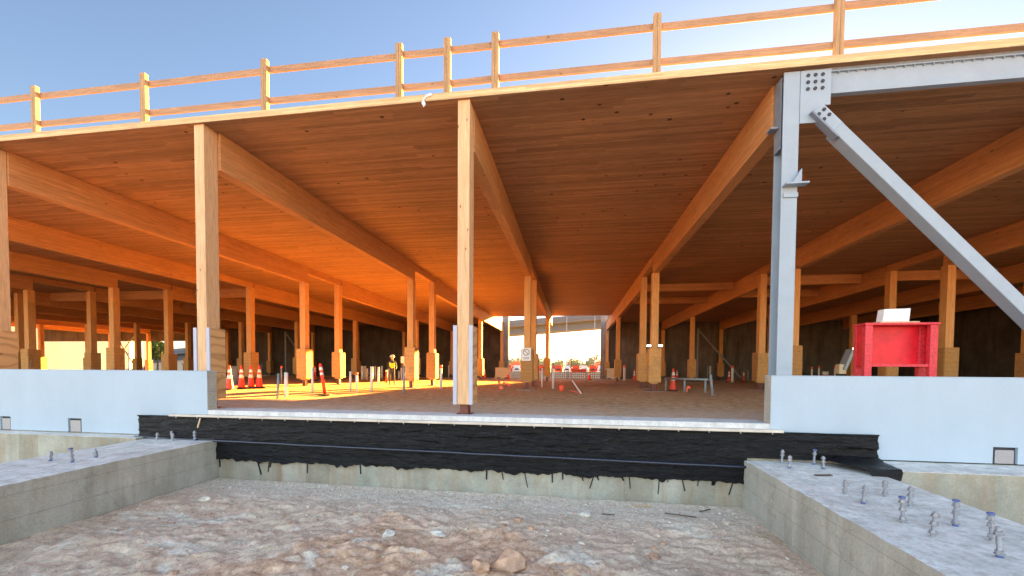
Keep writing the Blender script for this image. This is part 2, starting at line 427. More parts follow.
# pit dirt in the foreground
def pmask(x, y):   # where the earth is broken into clods: the front middle, not the smooth strip by the wall
    m_ = .9 * noise.noise(Vector((x * .7 + 3, y * .9, 2))) + .75 - .30 * abs(x - .6) + .42 * (-y - 2.4)
    if x < -2: m_ = min(m_, .5)
    m_ = max(.05, min(1, m_))
    return m_ * m_ * (3 - 2 * m_)
def pitz(x, y):
    base = -1.42 - .05 * (x + 5.4) / 10.8 * 1.0
    base += .06 * max(0, (-y - 2.5)) * .35
    h = 0
    p = Vector((x, y * 1.2, 0))
    h += .09 * noise.fractal(p * .55, 1.0, 2.0, 3)
    h += .012 * noise.ridged_multi_fractal(p * 1.3 + Vector((5, 2, 1)), .9, 2.1, 4, 1.0, 2.0) * .5
    h += .035 * noise.fractal(p * 5, .8, 2.0, 4) + .03 * max(0, noise.noise(p * 3.1 + Vector((9, 9, 9)))) 
    mk = pmask(x, y)
    wv = Vector((x, y * 1.25, 0)); wv += .22 * noise.noise_vector(wv * 1.7)
    dd = noise.voronoi(wv * 2.6)[0]; d2 = noise.voronoi(wv * 6.5 + Vector((3, 7, 1)))[0]
    h += mk * (.065 * min(1, (dd[1] - dd[0]) * 2.2) * (.5 + noise.noise(wv * 1.1)) + .018 * min(1, (d2[1] - d2[0]) * 2.5))
    fade = min(1, max(0.15, (-.4 - y) / 1.6))
    e = max(0, min(1, (x + 5.3) / .5)) * max(0, min(1, (5.3 - x) / .5))
    return base + h * fade * (.45 + .55 * e) - .03 * (1 - fade)
bm = B()
def frange(a, b, st):
    o = []; x_ = a
    while x_ < b - 1e-6: o.append(x_); x_ += st
    return o
xs = [-300, -60, -20, -12, -8] + frange(-6.2, 6.2, .035) + [6.2, 8, 12, 20, 60, 300]
ys = [-400, -60, -20, -12] + frange(-9, -6, .12) + frange(-6, -.32, .035) + [-.32]
gv = [[bm.verts.new((x, y, pitz(x, y) if (-7 < x < 7 and y > -9.5) else -1.42)) for y in ys] for x in xs]
for i in range(len(xs) - 1):
    for j in range(len(ys) - 1): bm.faces.new((gv[i][j], gv[i + 1][j], gv[i + 1][j + 1], gv[i][j + 1]))
pit_o = struct('dirt_ground', bm, M['pit'], smooth=True)
at_ = pit_o.data.attributes.new('churn', 'FLOAT', 'POINT')
at_.data.foreach_set('value', [pmask(v.co.x, v.co.y) if abs(v.co.x) < 8 and v.co.y > -10 else .3 for v in pit_o.data.vertices])

# loose stones in the pit: many small ones as one uncountable layer
def rock(bm, x, y, z, r_, flat=.6, seed=0, mi=0):
    rs = random.Random(seed)
    m_ = Matrix.Translation((x, y, z)) @ Matrix.Rotation(rs.random() * 6, 4, 'Z') @ Matrix.Diagonal((r_ * rs.uniform(.8, 1.5), r_ * rs.uniform(.7, 1.1), r_ * flat * rs.uniform(.7, 1.1), 1))
    res = bmesh.ops.create_icosphere(bm, subdivisions=2 if r_ > .045 else 1, radius=1, matrix=Matrix())
    off = Vector((rs.random() * 50, rs.random() * 50, rs.random() * 50))
    for v in res['verts']:
        n_ = noise.fractal(v.co * 1.1 + off, .8, 2, 3)
        v.co *= 1 + .55 * n_
        v.co = m_ @ v.co
    for fc in set(f_ for v in res['verts'] for f_ in v.link_faces): fc.material_index = mi
bm = B()
rnd = random.Random(3)
for i in range(3600):
    y = -.4 - abs(rnd.gauss(0, 1)) * 2.3
    if rnd.random() < .35: y = -.4 - rnd.random() ** 2 * .7
    x = rnd.uniform(-5.2, 5.2)
    if y < -6.5: continue
    r_ = rnd.choice((.006, .008, .010, .012, .014, .022))
    rock(bm, x, y, pitz(x, y) + r_ * .15, r_, .6, i, rnd.choice((0, 0, 1, 2, 0)))
for i in range(110):
    y = -1.6 - rnd.random() * 4.2; x = rnd.gauss(.8, 2.2)
    if abs(x) > 5.1 or noise.noise(Vector((x * .9, y * .9, 4))) < -.02: continue
    r_ = rnd.choice((.03, .035, .045, .06)) * rnd.uniform(.8, 1.2)
    rock(bm, x, y, pitz(x, y) - r_ * .1, r_, .55, 5000 + i, rnd.choice((0, 1, 1, 2, 0)))
g = obj('gravel', bm, [M['dirtclod'], M['redclod'], M['whitestone']]); g['kind'] = 'stuff'
tag(g, 'loose gravel and crumbs scattered over the dirt between the two footings', 'gravel')

rocks = [  # x, y, r, flat, mat, label
    (1.55, -3.3, .20, .62, 'redclod', 'largest tan clod of earth in the middle of the dirt'),
    (1.22, -3.55, .12, .6, 'redclod', 'reddish clod lying just left of the largest clod'),
    (-4.35, -1.75, .07, .6, 'whitestone', 'pale stone by the foot of the left footing'),
    (2.5, -1.3, .08, .55, 'whitestone', 'whitish stone near the foundation, right of the middle'),
    (.35, -2.5, .09, .55, 'whitestone', 'pale flat stone left of the largest clod'),
    (-.3, -2.75, .10, .5, 'whitestone', 'pale flat stone farther left, with a dusty top'),
    (2.1, -4.3, .11, .5, 'dirtclod', 'grey clod in front of the largest clod'),
    (1.1, -4.35, .09, .5, 'whitestone', 'white stone close to the viewer under the clods'),
    (4.75, -1.3, .06, .6, 'dirtclod', 'small grey stone beside the right footing'),
    (3.4, -2.6, .09, .5, 'redclod', 'brown clod on the right half of the dirt'),
]
for i, (x, y, r_, fl, mt, lb) in enumerate(rocks):
    bm = B(); rock(bm, 0, 0, r_ * fl * .45, r_, fl, 100 + i)
    if r_ > .15: bmesh.ops.subdivide_edges(bm, edges=bm.edges, cuts=1, use_grid_fill=True)
    o = obj('rock', bm, M[mt], loc=(x, y, pitz(x, y))); tag(o, lb, 'rock', 'stones and clods on the dirt')
# splinters and scraps of lumber
for i, (x, y, a, L, lb) in enumerate([(3.55, -.62, .1, .34, 'pale wood splinter lying by the foundation wall'), (4.1, -1.05, -.3, .5, 'dark thin stick on the dirt near the right footing'),
                                       (2.9, -1.15, -.2, .22, 'short dark stick right of the whitish stone'), (4.6, -.7, .5, .25, 'short scrap of wood in the corner by the right footing')]):
    bm = B(); bar(bm, (-L / 2, 0, .02), (L / 2, 0, .03), .035 if i == 0 else .015, .014)
    o = obj('wood_scrap', bm, M['stick'] if i == 0 else M['bark'], loc=(x, y, pitz(x, y))); o.rotation_euler.z = a
    tag(o, lb, 'wood scrap', 'scraps of wood on the dirt')

# ------------------------------------------------------------------ foundation, footings, front walls
t = thing('foundation_wall', 'pale green-grey concrete foundation wall below the black membrane', 'foundation', (0, FW, -2))
bm = B(); box(bm, -45, 40, 0, .24, 0, 1.45); obj('concrete_face', bm, M['concg'], t)
bm = B(); box(bm, -5.72, 5.80, 0, .62, 1.452, 2.05); obj('sill', bm, M['sill'], t, bevel=.012)

def wall_with_pockets(name, label, x0, x1, zb, endface_x, pockets):
    t = thing(name, label, 'wall', ((x0 + x1) / 2, FW, zb))
    ox = (x0 + x1) / 2
    bm = B()
    top = .905 - zb
    # front panel with recesses cut out for the steel embeds
    xsq = [x0]
    for (p0, p1, pz) in pockets: xsq += [p0, p1]
    xsq.append(x1)
    for i in range(0, len(xsq), 2): box(bm, xsq[i] - ox, xsq[i + 1] - ox, 0, .246, 0, top)
    for (p0, p1, pz) in pockets: box(bm, p0 - ox, p1 - ox, 0, .246, pz - zb, top)
    obj('panel', bm, M['whitewall'], t)
    for (p0, p1, pz) in pockets:
        bm = B(); box(bm, p0 - ox, p1 - ox, .05, .24, .002, pz - zb - .002); e = obj('pocket', bm, M['bolt'], t)
        bm = B(); w = (p1 - p0)
        box(bm, p0 - ox + w * .12, p1 - ox - w * .12, .012, .049, .0, pz - zb - .05); obj('embed_plate', bm, M['galv'], e, bevel=.004)
    bm = B()
    ex = endface_x - ox
    box(bm, ex - .004 if ex > 0 else ex - .004, ex + .004, .004, .244, .0, top - .003); obj('end_face', bm, M['conc'], t)
    bm = B(); box(bm, x0 - ox, x1 - ox, .0, .25, top + .002, top + .014); obj('cap', bm, M['whitewall'], t)
    return t
wall_with_pockets('knee_wall', 'long white painted low wall left of the opening with concrete end', -40, -5.72, -.54, -5.717,
                  [(-11.43, -11.12, -.22), (-9.45, -9.07, -.22)])
wall_with_pockets('knee_wall', 'long white painted low wall right of the opening with the red stand behind it', 5.80, 38, -.53, 5.797,
                  [(9.26, 9.62, -.25)])

t = thing('foundation_ledge', 'concrete ledge below the left white wall', 'ledge', (-7, FW, -2))
bm = B(); box(bm, -38, -.2, -.32, -.001, 0, 1.425); obj('ledge_block', bm, M['concg'], t)
t = thing('foundation_ledge', 'wider concrete ledge with pale top below the right white wall', 'ledge', (7.125, FW, -2))
bm = B(); box(bm, 0, 30, -.78, -.001, 0, 1.44); o = obj('ledge_block', bm, M['concg'], t)
bm = B(); box(bm, -.0, 30, -.782, -.0, 1.441, 1.447); obj('ledge_top', bm, M['conctop'], t)
bm = B(); box(bm, -37.8, -.2, -.322, -.0, 1.426, 1.431); o2 = obj('ledge_top', bm, M['conctop'], bpy.data.objects['foundation_ledge'])

def rough_block(poly, z0, z1, matside, mattop, name, label, bolts):
    cx = sum(p[0] for p in poly) / len(poly); cy = max(p[1] for p in poly)
    t = thing(name, label, 'footing', (cx, cy, z0), group='concrete grade beams running from the building')
    bm = B()
    # subdivided prism with chipped edges
    n = 60
    P0, P1, P2, P3 = poly   # far-left, far-right, near-right, near-left
    rows = []
    for i in range(n + 1):
        k = i / n
        L = (P0[0] + (P3[0] - P0[0]) * k, P0[1] + (P3[1] - P0[1]) * k)
        R_ = (P1[0] + (P2[0] - P1[0]) * k, P1[1] + (P2[1] - P1[1]) * k)
        row = []
        for m_ in (('L', 0), ('L', 1)) + tuple(('T', q / 8) for q in range(1, 8)) + (('R', 1), ('R', 0)):
            if m_[0] == 'L': x, y = L; z = z0 if m_[1] == 0 else z1
            elif m_[0] == 'R': x, y = R_; z = z0 if m_[1] == 0 else z1
            else: x = L[0] + (R_[0] - L[0]) * m_[1]; y = L[1] + (R_[1] - L[1]) * m_[1]; z = z1
            if z == z1:
                e = 1 if m_[0] != 'T' else 0
                z += .008 * noise.noise(Vector((x * 2, y * 2, 3))) - e * .012 * abs(noise.noise(Vector((x * 5, y * 6, 9))))
                x += e * .012 * noise.noise(Vector((x, y * 5, 1)))
            row.append(bm.verts.new((x - cx, y - cy, z - z0)))
        rows.append(row)
    for a, b in zip(rows, rows[1:]):
        for q in range(len(a) - 1):
            fc = bm.faces.new((a[q], a[q + 1], b[q + 1], b[q]))
            fc.material_index = 1 if 0 < q < len(a) - 2 else 0
    bm.faces.new(rows[0]); bm.faces.new(rows[-1][::-1])
    obj('concrete_block', bm, [matside, mattop], t)
    return t
ZF = -.60
rough_block([(-7.12, FW - .002), (-5.45, FW - .002), (-5.02, -7.4), (-6.76, -7.4)], -1.75, ZF, M['conc'], M['conctop'], 'footing', 'concrete footing on the left with seven anchor bolts', 7)
rough_block([(5.36, FW - .002), (7.12, FW - .002), (6.88, -7.6), (5.14, -7.6)], -1.75, ZF - .02, M['conc'], M['conctop'], 'footing', 'concrete footing on the right crowded with anchor bolts', 13)

def bolt_mesh(h, blue_top):
    bm = B(); lathe(bm, [(.016, 0), (.016, h)], 10)
    return bm
def anchor(x, y, z, h, label, blue=0):
    t = thing('anchor_bolt', label, 'anchor bolt', (x, y, z), random.random() * 3, 'anchor bolts standing in the footings')
    t.rotation_euler = (random.uniform(-.07, .07), random.uniform(-.07, .07), random.random() * 3)
    bm = B(); prof = []
    zz = -.01
    while zz < h:
        prof += [(.019, zz), (.0165, zz + .006)]; zz += .012
    lathe(bm, prof, 10); obj('rod', bm, M['galv'], t)
    for zz in ((.03, h * random.uniform(.42, .6), h - .05) if random.random() < .6 else (.03, h - random.uniform(.05, .08))):
        bm = B(); lathe(bm, [(.037, zz), (.038, zz + .006), (.037, zz + .008), (.029, zz + .0085), (.029, zz + .034)], 6)
        obj('nut', bm, M['galv'], t)
    if blue & 1:
        bm = B(); lathe(bm, [(.03, h + .001), (.032, h + .016), (.026, h + .022)], 12); obj('thread_cap', bm, M['blueprot'], t)
    if blue & 2:
        bm = B(); lathe(bm, [(.024, .0), (.025, .03)], 12); obj('tape', bm, M['blueprot'], t)
AL = [(-6.41, -2.62, .13, 2, 'left footing, leftmost of three near bolts, with blue tape'), (-5.95, -2.63, .17, 3, 'left footing: middle bolt of the near three, blue tape and cap'),
      (-5.97, -2.27, .12, 2, 'left footing: right bolt of the near three, beside the edge'), (-6.68, -.60, .13, 0, 'left footing: far group by the membrane, leftmost bolt'),
      (-6.52, -.40, .14, 0, 'left footing: far group by the membrane, second bolt from the left'), (-6.26, -.62, .13, 0, 'left footing: far group by the membrane, third bolt from the left'),
      (-5.86, -.48, .16, 2, 'left footing: far group by the membrane, rightmost bolt, blue foot')]
AR = [(5.90, -.52, .17, 0, 'right footing: far group at the membrane, leftmost bolt'), (5.86, -.86, .15, 2, 'right footing: far group at the membrane, nearest left bolt'),
      (6.42, -.50, .17, 3, 'right footing: far group at the membrane, bolt with blue cap'), (6.40, -.82, .15, 2, 'right footing: far group at the membrane, rightmost bolt, blue foot'),
      (5.84, -2.30, .13, 0, 'right footing: second group, far left bolt'), (5.80, -2.71, .16, 2, 'right footing: second group, near left bolt with blue foot'),
      (6.30, -2.33, .15, 0, 'right footing: second group, far right bolt'), (6.30, -2.72, .17, 0, 'right footing: second group, near right bolt'),
      (5.79, -3.34, .18, 1, 'right footing: third group, bolt with a broad blue cap'), (5.79, -3.70, .17, 0, 'right footing: third group, plain grey bolt nearest the left edge'),
      (6.26, -3.36, .18, 3, 'right footing: third group, bolt with blue foot on the right'), (6.28, -3.72, .17, 1, 'right footing: nearest pair, farther bolt with blue cap'),
      (5.98, -4.13, .19, 2, 'right footing: nearest pair, bolt closest to the viewer')]
for x, y, h, b_, lb in AL: anchor(x, y, ZF, h * 1.3, 'anchor bolt on the ' + lb, b_)
for x, y, h, b_, lb in AR: anchor(x, y, ZF - .02, h * 1.45, 'anchor bolt on the ' + lb, b_)
# debris on the right footing
bm = B(); bar(bm, (-.13, 0, .012), (.13, .05, .012), .05, .012); o = obj('wood_scrap', bm, M['bark'], loc=(6.12, -1.35, ZF - .015)); tag(o, 'dark flat scrap lying on top of the right footing', 'wood scrap')

# membrane: wrinkled sheet with a ragged lower edge
def membrane_sheet(x0, x1, ztop, zbot, rag, y, seed, thick=.02):
    bm = B(); nx = int((x1 - x0) / .035); nz = 34; g_ = []
    for i in range(nx + 1):
        x = x0 + (x1 - x0) * i / nx
        n1 = noise.noise(Vector((x * 2.2, seed, 0))); n2 = noise.noise(Vector((x * 9, seed, 4)))
        zb_ = zbot + rag * (n1 * .8 + n2 * .5 - .9 * max(0, noise.noise(Vector((x * 6, seed, 8))) - .32))
        row = []
        for j in range(nz + 1):
            k = j / nz; z = ztop + (zb_ - ztop) * k
            w = .030 * noise.fractal(Vector((x * 1.5, z * 9, seed)), .7, 2, 5) + .020 * noise.ridged_multi_fractal(Vector((x * 1.1 + z * .7, z * 9, seed)), .9, 2, 3, 1, 2) 
            row.append(bm.verts.new((x, y - thick - w, z)))
        g_.append(row)
    for a, b in zip(g_, g_[1:]):
        for q in range(nz): bm.faces.new((a[q], b[q], b[q + 1], a[q + 1]))
    return bm
t = thing('waterproofing_membrane', 'black wrinkled waterproofing membrane along the foundation with ragged lower edge', 'membrane', (0, FW, -1))
def shift(bm, d):
    for v in bm.verts: v.co += Vector(d)
    return bm
bm = membrane_sheet(-5.50, 5.40, -.50, -1.03, .11, FW, 2.0, .045); obj('lower_sheet', shift(bm, (0, -FW, 1)), M['membrane'], t, smooth=True)
bm = membrane_sheet(-7.42, 7.50, -.085, -.57, .0, FW, 5.0, .05); obj('upper_sheet', shift(bm, (0, -FW, 1)), M['membrane'], t, smooth=True)
bm = B(); tube(bm, [(-7.45 + .3 * i, FW - .085 - .052 + .012 * noise.noise(Vector((i * .6, 0, 0))), -.575 + .010 * noise.noise(Vector((i * .4, 3, 0))) - .0035 * i) for i in range(51)], .026, 8)
obj('rolled_edge', shift(bm, (0, -FW, 1)), M['roll'], t, smooth=True)
bm = B()  # loose flap lying over the right ledge
nx, ny = 24, 20; g_ = []
for i in range(nx + 1):
    row = []
    for j in range(ny + 1):
        k = i / nx; q = j / ny
        x = 6.50 + k * 1.0 + q * (.40 - .62 * k); y = FW - .05 - min(q, .86) * .95
        z = -.515 + .012 * noise.noise(Vector((x * 5, y * 5, 2))) + .045 * max(0, 1 - q * 4) - .02 * (1 - k) * q
        if q > .86: z -= .17 * (q - .86) / .14; y -= .03
        row.append(bm.verts.new((x, y, z)))
    g_.append(row)
for a, b in zip(g_, g_[1:]):
    for q in range(ny): bm.faces.new((a[q], b[q], b[q + 1], a[q + 1]))
obj('flap', shift(bm, (0, -FW, 1)), M['membrane'], t, smooth=True)
bm = B()  # tar drips below the lower edge
rnd = random.Random(11)
for x in [-5.42, 1.9, 2.1, 2.7, 2.75, 3.2, 3.35, 4.05, 4.6, .6, -2.1, -3.3, -4.5, -4.2, -4.15, .9, 1.35, 2.45, 3.9, 4.3, 4.85, 5.2, 4.9]:
    L = rnd.uniform(.06, .3); bm = B(); bar(bm, (x, FW - .012, -1.0), (x + rnd.uniform(-.05, .05) * (2 if L > .2 else 1), FW - .012, -1.03 - L), rnd.uniform(.012, .03), .008, (0, 1, 0))
    obj('drip', shift(bm, (0, -FW, 1)), M['membrane'], t)

t = thing('ledger_strip', 'pale lumber strip nailed along the top of the black membrane', 'lumber strip', (-.3, FW, -.09))
bm = B(); box(bm, -6.27, 6.27, -.135, -.0, -.005, .045); obj('strip', bm, M['strip'], t, bevel=.006)
for i in range(24):
    bm = B(); lathe(bm, [(.012, -.035), (.012, .0), (.008, .01)], 8, x=-6.1 + i * .53, y=-.11); obj('bolt', bm, M['galv'], t)
bm = B(); bar(bm, (0, 0, 0), (.07, 0, .21), .03, .012, (0, 1, 0)); o = obj('paint_mark', bm, M['stick'], loc=(-5.86, FW - .11, -.33)); tag(o, 'short pale yellow stick leaning on the black membrane at its left part', 'stick')

# ------------------------------------------------------------------ columns
def ordinal(i): return ['', 'first', 'second', 'third', 'fourth', 'fifth', 'sixth', 'seventh', 'eighth', 'ninth', 'tenth'][i]
def where(i):
    if i == 0: return 'on the central beam line'
    return 'on the %s beam line to the %s of centre' % (ordinal(abs(i)), 'left' if i < 0 else 'right')
ROWN = {'A': 'front row', 'B': 'nearer row of the paired columns', 'C': 'farther row of the paired columns', 'D': 'third inner row', 'E': 'rear row by the back wall'}

def front_column(i, x, wallside):
    t = thing('timber_column', 'tall pale front column, %s, standing at the roof edge' % where(i), 'column', (x, 0, .05), group='timber columns')
    bm = B(); box(bm, -.125, .125, 0, .36, .21, ZT - .052); obj('shaft', bm, M['col'], t, bevel=.008)
    bm = B(); box(bm, -.16, .16, .04, .34, .0, .014); box(bm, -.085, .085, .08, .30, .015, .208); obj('steel_stub', bm, M['stub'], t)
    g = B(); box(g, -.205, -.127, .012, .42, .23, 1.84); p = obj('plywood_guard', g, M['ply'], t)
    g = B(); box(g, .127, .205, .012, .42, .23, 1.84); p2 = obj('plywood_guard', g, M['ply'], t)
    g = B(); box(g, -.208, -.127, -.022, .008, .21, 1.85); obj('foam_board', g, M['foam'], p)
    g = B(); box(g, .127, .208, -.022, .008, .21, 1.85); obj('foam_board', g, M['foam'], p2)
    return t
front_column(-2, -12.24, 1); front_column(-1, -6.13, 1); front_column(0, .02, 0)

def inner_column(row, ztop):
    t = thing('timber_column', '', 'column', (0, 0, 0), group='timber columns')
    bm = B(); box(bm, -.16, .16, -.18, .18, .36, ztop); obj('shaft', bm, M['col2'], t, bevel=.008)
    bm = B(); box(bm, -.09, .09, -.09, .09, .03, .40); box(bm, -.18, .18, -.18, .18, .012, .03); obj('steel_stub', bm, M['stub'], t)
    bm = B(); box(bm, -.45, .45, -.45, .45, -.2, .012); obj('concrete_pad', bm, M['pad'], t, bevel=.01)
    ztg = {'B': 2.14, 'C': 2.0, 'D': 2.0, 'E': 2.0}[row]
    for k in range(4):
        bm = B()
        if k == 0: box(bm, -.27, .27, -.30, -.28, .44, ztg)
        if k == 1: box(bm, -.27, .27, .28, .30, .44, ztg)
        if k == 2: box(bm, -.29, -.27, -.278, .278, .44, ztg - .02)
        if k == 3: box(bm, .27, .29, -.278, .278, .44, ztg - .02)
        obj('plywood_guard', bm, M['osb'], t)
    return t
first = {}
for row, Y, zt_ in (('B', YB, ZBM), ('C', YC, ZL), ('D', YD, ZB2), ('E', YE, ZB2)):
    for i in range(-6 if row in 'BC' else -10, 5):
        if row == 'E' and i == 0: continue
        lb = 'timber column with plywood guard in the %s, %s' % (ROWN[row], where(i))
        if row not in first:
            first[row] = inner_column(row, zt_); o = first[row]; o.location = (i * S, Y, 0); o['label'] = lb
        else:
            o = dup(first[row], (i * S, Y, 0), 0, lb)
            rr_ = random.Random(i * 31 + ord(row)); sz = rr_.uniform(.93, 1.03)
            for ch in o.children:
                if ch.name.startswith('plywood'):
                    q_ = sz * rr_.uniform(.985, 1.0); ch.scale.z = q_; ch.location.z = .44 * (1 - q_) + rr_.uniform(-.02, .02); ch.rotation_euler.y = rr_.uniform(-.012, .012)

# ------------------------------------------------------------------ beams
def beam(i, y0, y1, z0, what, x=None, mat='beam'):
    bm = B(); box(bm, -.135, .135, 0, y1 - y0, 0, ZT - .004 - z0)
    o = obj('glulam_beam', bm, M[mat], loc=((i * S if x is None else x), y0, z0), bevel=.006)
    tag(o, '%s, %s' % (what, where(i)), 'beam', 'glulam beams under the roof'); return o
for i in range(-10, 6):
    x = i * S + (.03 if abs(i) < 2 else 0)
    y0 = .37 if i != 1 else .42
    beam(i, y0, YB + .1, ZBM, 'deep front timber beam under the ceiling', x)
    beam(i, YB + .102, YC + .12, ZL, 'shallow link beam between the paired columns')
    if i == 0: beam(i, YC + .182, 33.75, ZB2, 'deep rear timber beam ending at the roof opening')
    else: beam(i, YC + .182, 39.85, ZB2, 'deep rear timber beam running to the back wall')
nm = 0
for (i, y, z0, ln) in ((1, 19.0, 6.02, 'first'), (1, 24.0, 6.02, 'second'), (2, 17.5, 5.95, 'first'), (2, 21.5, 5.95, 'second'), (3, 17.0, 5.95, 'first'), (-4, 17.2, 5.85, 'first'), (-5, 17.2, 5.85, 'first'), (-6, 17.2, 5.85, 'first'), (-5, 22, 5.85, 'second')):
    bm = B(); box(bm, 0, S - .30, -.1, .1, 0, ZT - .006 - z0)
    o = obj('cross_beam', bm, M['beamx'], loc=(i * S + .15, y, z0), bevel=.005)
    a, b = (where(i), where(i + 1))
    tag(o, '%s cross beam back from the front, in the bay right of the line %s' % (ln, a.replace('on the ', '')), 'cross beam', 'cross beams between the long beams')

# ------------------------------------------------------------------ roof deck and guard rail
t = thing('roof_deck', 'flat timber roof deck with plank patterned ceiling and pale front edge', 'roof', (0, 0, ZT))
XL, XR = -74, 33
bm = B(); box(bm, XL, XR, -.045, 33.8, 0, .13)
box(bm, XL, -5.93, 33.802, 40.45, 0, .13); box(bm, 5.93, XR, 33.802, 40.45, 0, .13)
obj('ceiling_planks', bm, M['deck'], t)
bm = B(); k = XL
while k < XR:
    box(bm, k, min(k + 12.2, XR) - .006, -.062, -.046, -.004, .134); k += 12.2
obj('edge_board', bm, M['fascia'], t)
bm = B(); box(bm, XL, XR, -.02, 33.8, .131, .139); obj('roof_sheet', bm, M['foam'], t)

t = thing('guard_rail', 'two-rail lumber guard rail along the roof edge against the sky', 'guard rail', (0, 0, DECK))
PX = [-35.5, -32.4, -29.3, -26.2, -23.1, -20.0, -16.85, -13.75, -10.64, -7.57, -4.48, -1.37, -.335, .66, 3.78, 6.90, 10.0, 13.1, 16.2, 19.3, 22.4]
for x in PX:
    bm = B(); box(bm, x - .07, x - .002, -.02, .07, .01, 1.135); box(bm, x + .002, x + .07, -.02, .07, .01, 1.13); obj('post', bm, M['railpost'], t, bevel=.004)
for z in (.895, .225):
    for a, b in zip(PX, PX[1:]):
        dz = random.uniform(-.012, .012)
        bm = B(); bar(bm, (a - (.0 if random.random() < .5 else .06), .092, z + .05 + dz), (b + .03, .092, z + .05 + random.uniform(-.01, .01)), .045, .125)
        obj('rail', bm, M['rail'], t, bevel=.003)
# torn plastic hanging from the edge
bm = B(); g_ = []
for i in range(14):
    k = i / 13; z = .04 - k * .21 + .03 * sin(k * 5); x = .12 * math.exp(-k * 3) * 1.5 - .05 + .02 * sin(k * 9)
    w = .035 * (1 - .5 * k) + .02 * sin(k * 11)
    g_.append([bm.verts.new((x - w, -.02 - .01 * sin(k * 8), z)), bm.verts.new((x, -.04 - .01 * cos(k * 7), z + .012)), bm.verts.new((x + w, -.02, z - .008))])
for a, b in zip(g_, g_[1:]):
    for q in range(2): bm.faces.new((a[q], a[q + 1], b[q + 1], b[q]))
o = obj('plastic_scrap', bm, M['paper'], loc=(-.78, -.06, DECK - .06), smooth=True); tag(o, 'torn scrap of white plastic hanging from the roof edge', 'plastic scrap')

# ------------------------------------------------------------------ steel frame at the right
t = thing('steel_column', 'grey primed steel column rising from behind the right white wall', 'steel column', (6.16, .03, 0))
bm = B()
box(bm, -.135, .135, 0, .022, .0, ZT - .03); box(bm, -.135, .135, .30, .322, 0, ZT - .03); box(bm, -.008, .008, .0225, .2995, 0, ZT - .03)
obj('shaft', bm, M['steel'], t)
bm = B(); box(bm, -.150, -.137, .06, .30, 5.1, 6.4); box(bm, -.30, -.166, .10, .28, 5.50, 5.53); obj('beam_seat', bm, M['steeld'], t)
bm = B(); prism_y(bm, [(.02, 4.42), (.16, 4.42), (.16, 4.66)], -.10, -.003)
box(bm, -.12, .26, -.16, -.002, 4.37, 4.40); obj('bracket', bm, M['steel'], t)
bm = B(); box(bm, -.1, .14, -.03, -.002, 4.18, 4.26); obj('splice_plate', bm, M['steel'], t)
t = thing('steel_beam', 'grey steel edge beam running right under the roof edge', 'steel beam', (6.45, .05, 6.035))
bm = B()
box(bm, 0.32, 24, .04, .09, .0, .36); box(bm, .32, 24, .02, .13, -.014, .0); box(bm, -.1, 24, .0, .27, .361, .38)
obj('girder', bm, M['steel'], t)
bm = B(); box(bm, -.1, 24, .0, .28, .382, .43); obj('nailer', bm, M['steeld'], t)
bm = B()
for i in range(90): lathe(bm, [(.013, .335), (.013, .360)], 8, x=.5 + i * .15, y=.02)
o = obj('bolt_row', bm, M['galv'], t)
t = thing('gusset_plate', 'bolted steel gusset plate in the corner between column, beam and brace', 'steel plate', (6.3, .02, 5.5))
bm = B(); prism_y(bm, [(.0, .0), (.30, .0), (.36, .05), (.36, .30), (.50, .30), (.50, .93), (.0, .93)], .0, .02); obj('plate', bm, M['steel'], t)
for gx in (.12, .24, .36):
    for gz in (.60, .72, .84):
        bm = B(); tube(bm, [(gx, -.014, gz), (gx, -.001, gz)], .033, 6); obj('bolt', bm, M['bolt'], t)
# diagonal brace
P0 = Vector((6.70, .03, 5.58)); P1 = Vector((11.03, .03, .85))
d = (P1 - P0).normalized()
t = thing('steel_brace', 'diagonal grey steel tube brace crossing the right bay', 'steel brace', tuple(P1))
bm = B(); bar(bm, P0 - P1 + d * .30 + Vector((0, .05, 0)), Vector((0, .05, 0)), .205, .25, (0, 1, 0)); obj('tube', bm, M['steel'], t, bevel=.012)
nrm = Vector((d.z, 0, -d.x))
bm = B(); bar(bm, P0 - P1 - d * .20 + Vector((0, -.045, 0)), P0 - P1 + d * .32 + Vector((0, -.045, 0)), .235, .016, (0, 1, 0)); pl = obj('end_plate', bm, M['steel'], t)
bm = B(); q = P0 - P1 + nrm * (.13)
bar(bm, q - d * .22 + Vector((0, -.03, 0)), q + d * .42 + Vector((0, -.03, 0)), .03, .16, (0, 1, 0)); obj('fin_plate', bm, M['steeld'], t)
for a in (-.10, .03):
    for b in (-.055, .055):
        c = P0 - P1 + d * a + nrm * b + Vector((0, -.053, 0))
        bm = B(); tube(bm, [c + Vector((0, -.014, 0)), c], .033, 6); obj('bolt', bm, M['bolt'], pl)

# ------------------------------------------------------------------ rear walls and jambs
def rear_wall(name, label, x0, x1):
    t = thing(name, label, 'wall', ((x0 + x1) / 2, 40.2, 0)); w = (x1 - x0) / 2
    k = -w
    while k < w - .1:
        e = min(k + S, w); bm = B(); box(bm, k + .012, e - .012, 0, .2, 0, 6.46)
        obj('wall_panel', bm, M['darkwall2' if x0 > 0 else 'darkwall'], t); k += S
    bm = B(); box(bm, -w, w, .03, .17, 0, 6.45); obj('joint_filler', bm, M['bolt'], t)
rear_wall('rear_wall', 'dark rear wall of the hall left of the bright opening', -49, -6.12)
bm = B(); box(bm, 0, 24.9, 0, .2, 0, 1.9); o = obj('added_shade_panel', bm, M['darkwall'], loc=(-74, 40.2, 4.56)); tag(o, 'added dark panel under the roof, standing in for shade above the cream building', 'wall')  # added panel: holds back sun and stands in for the roof's shade
rear_wall('rear_wall', 'dark rear wall of the hall right of the bright opening', 6.12, 33)
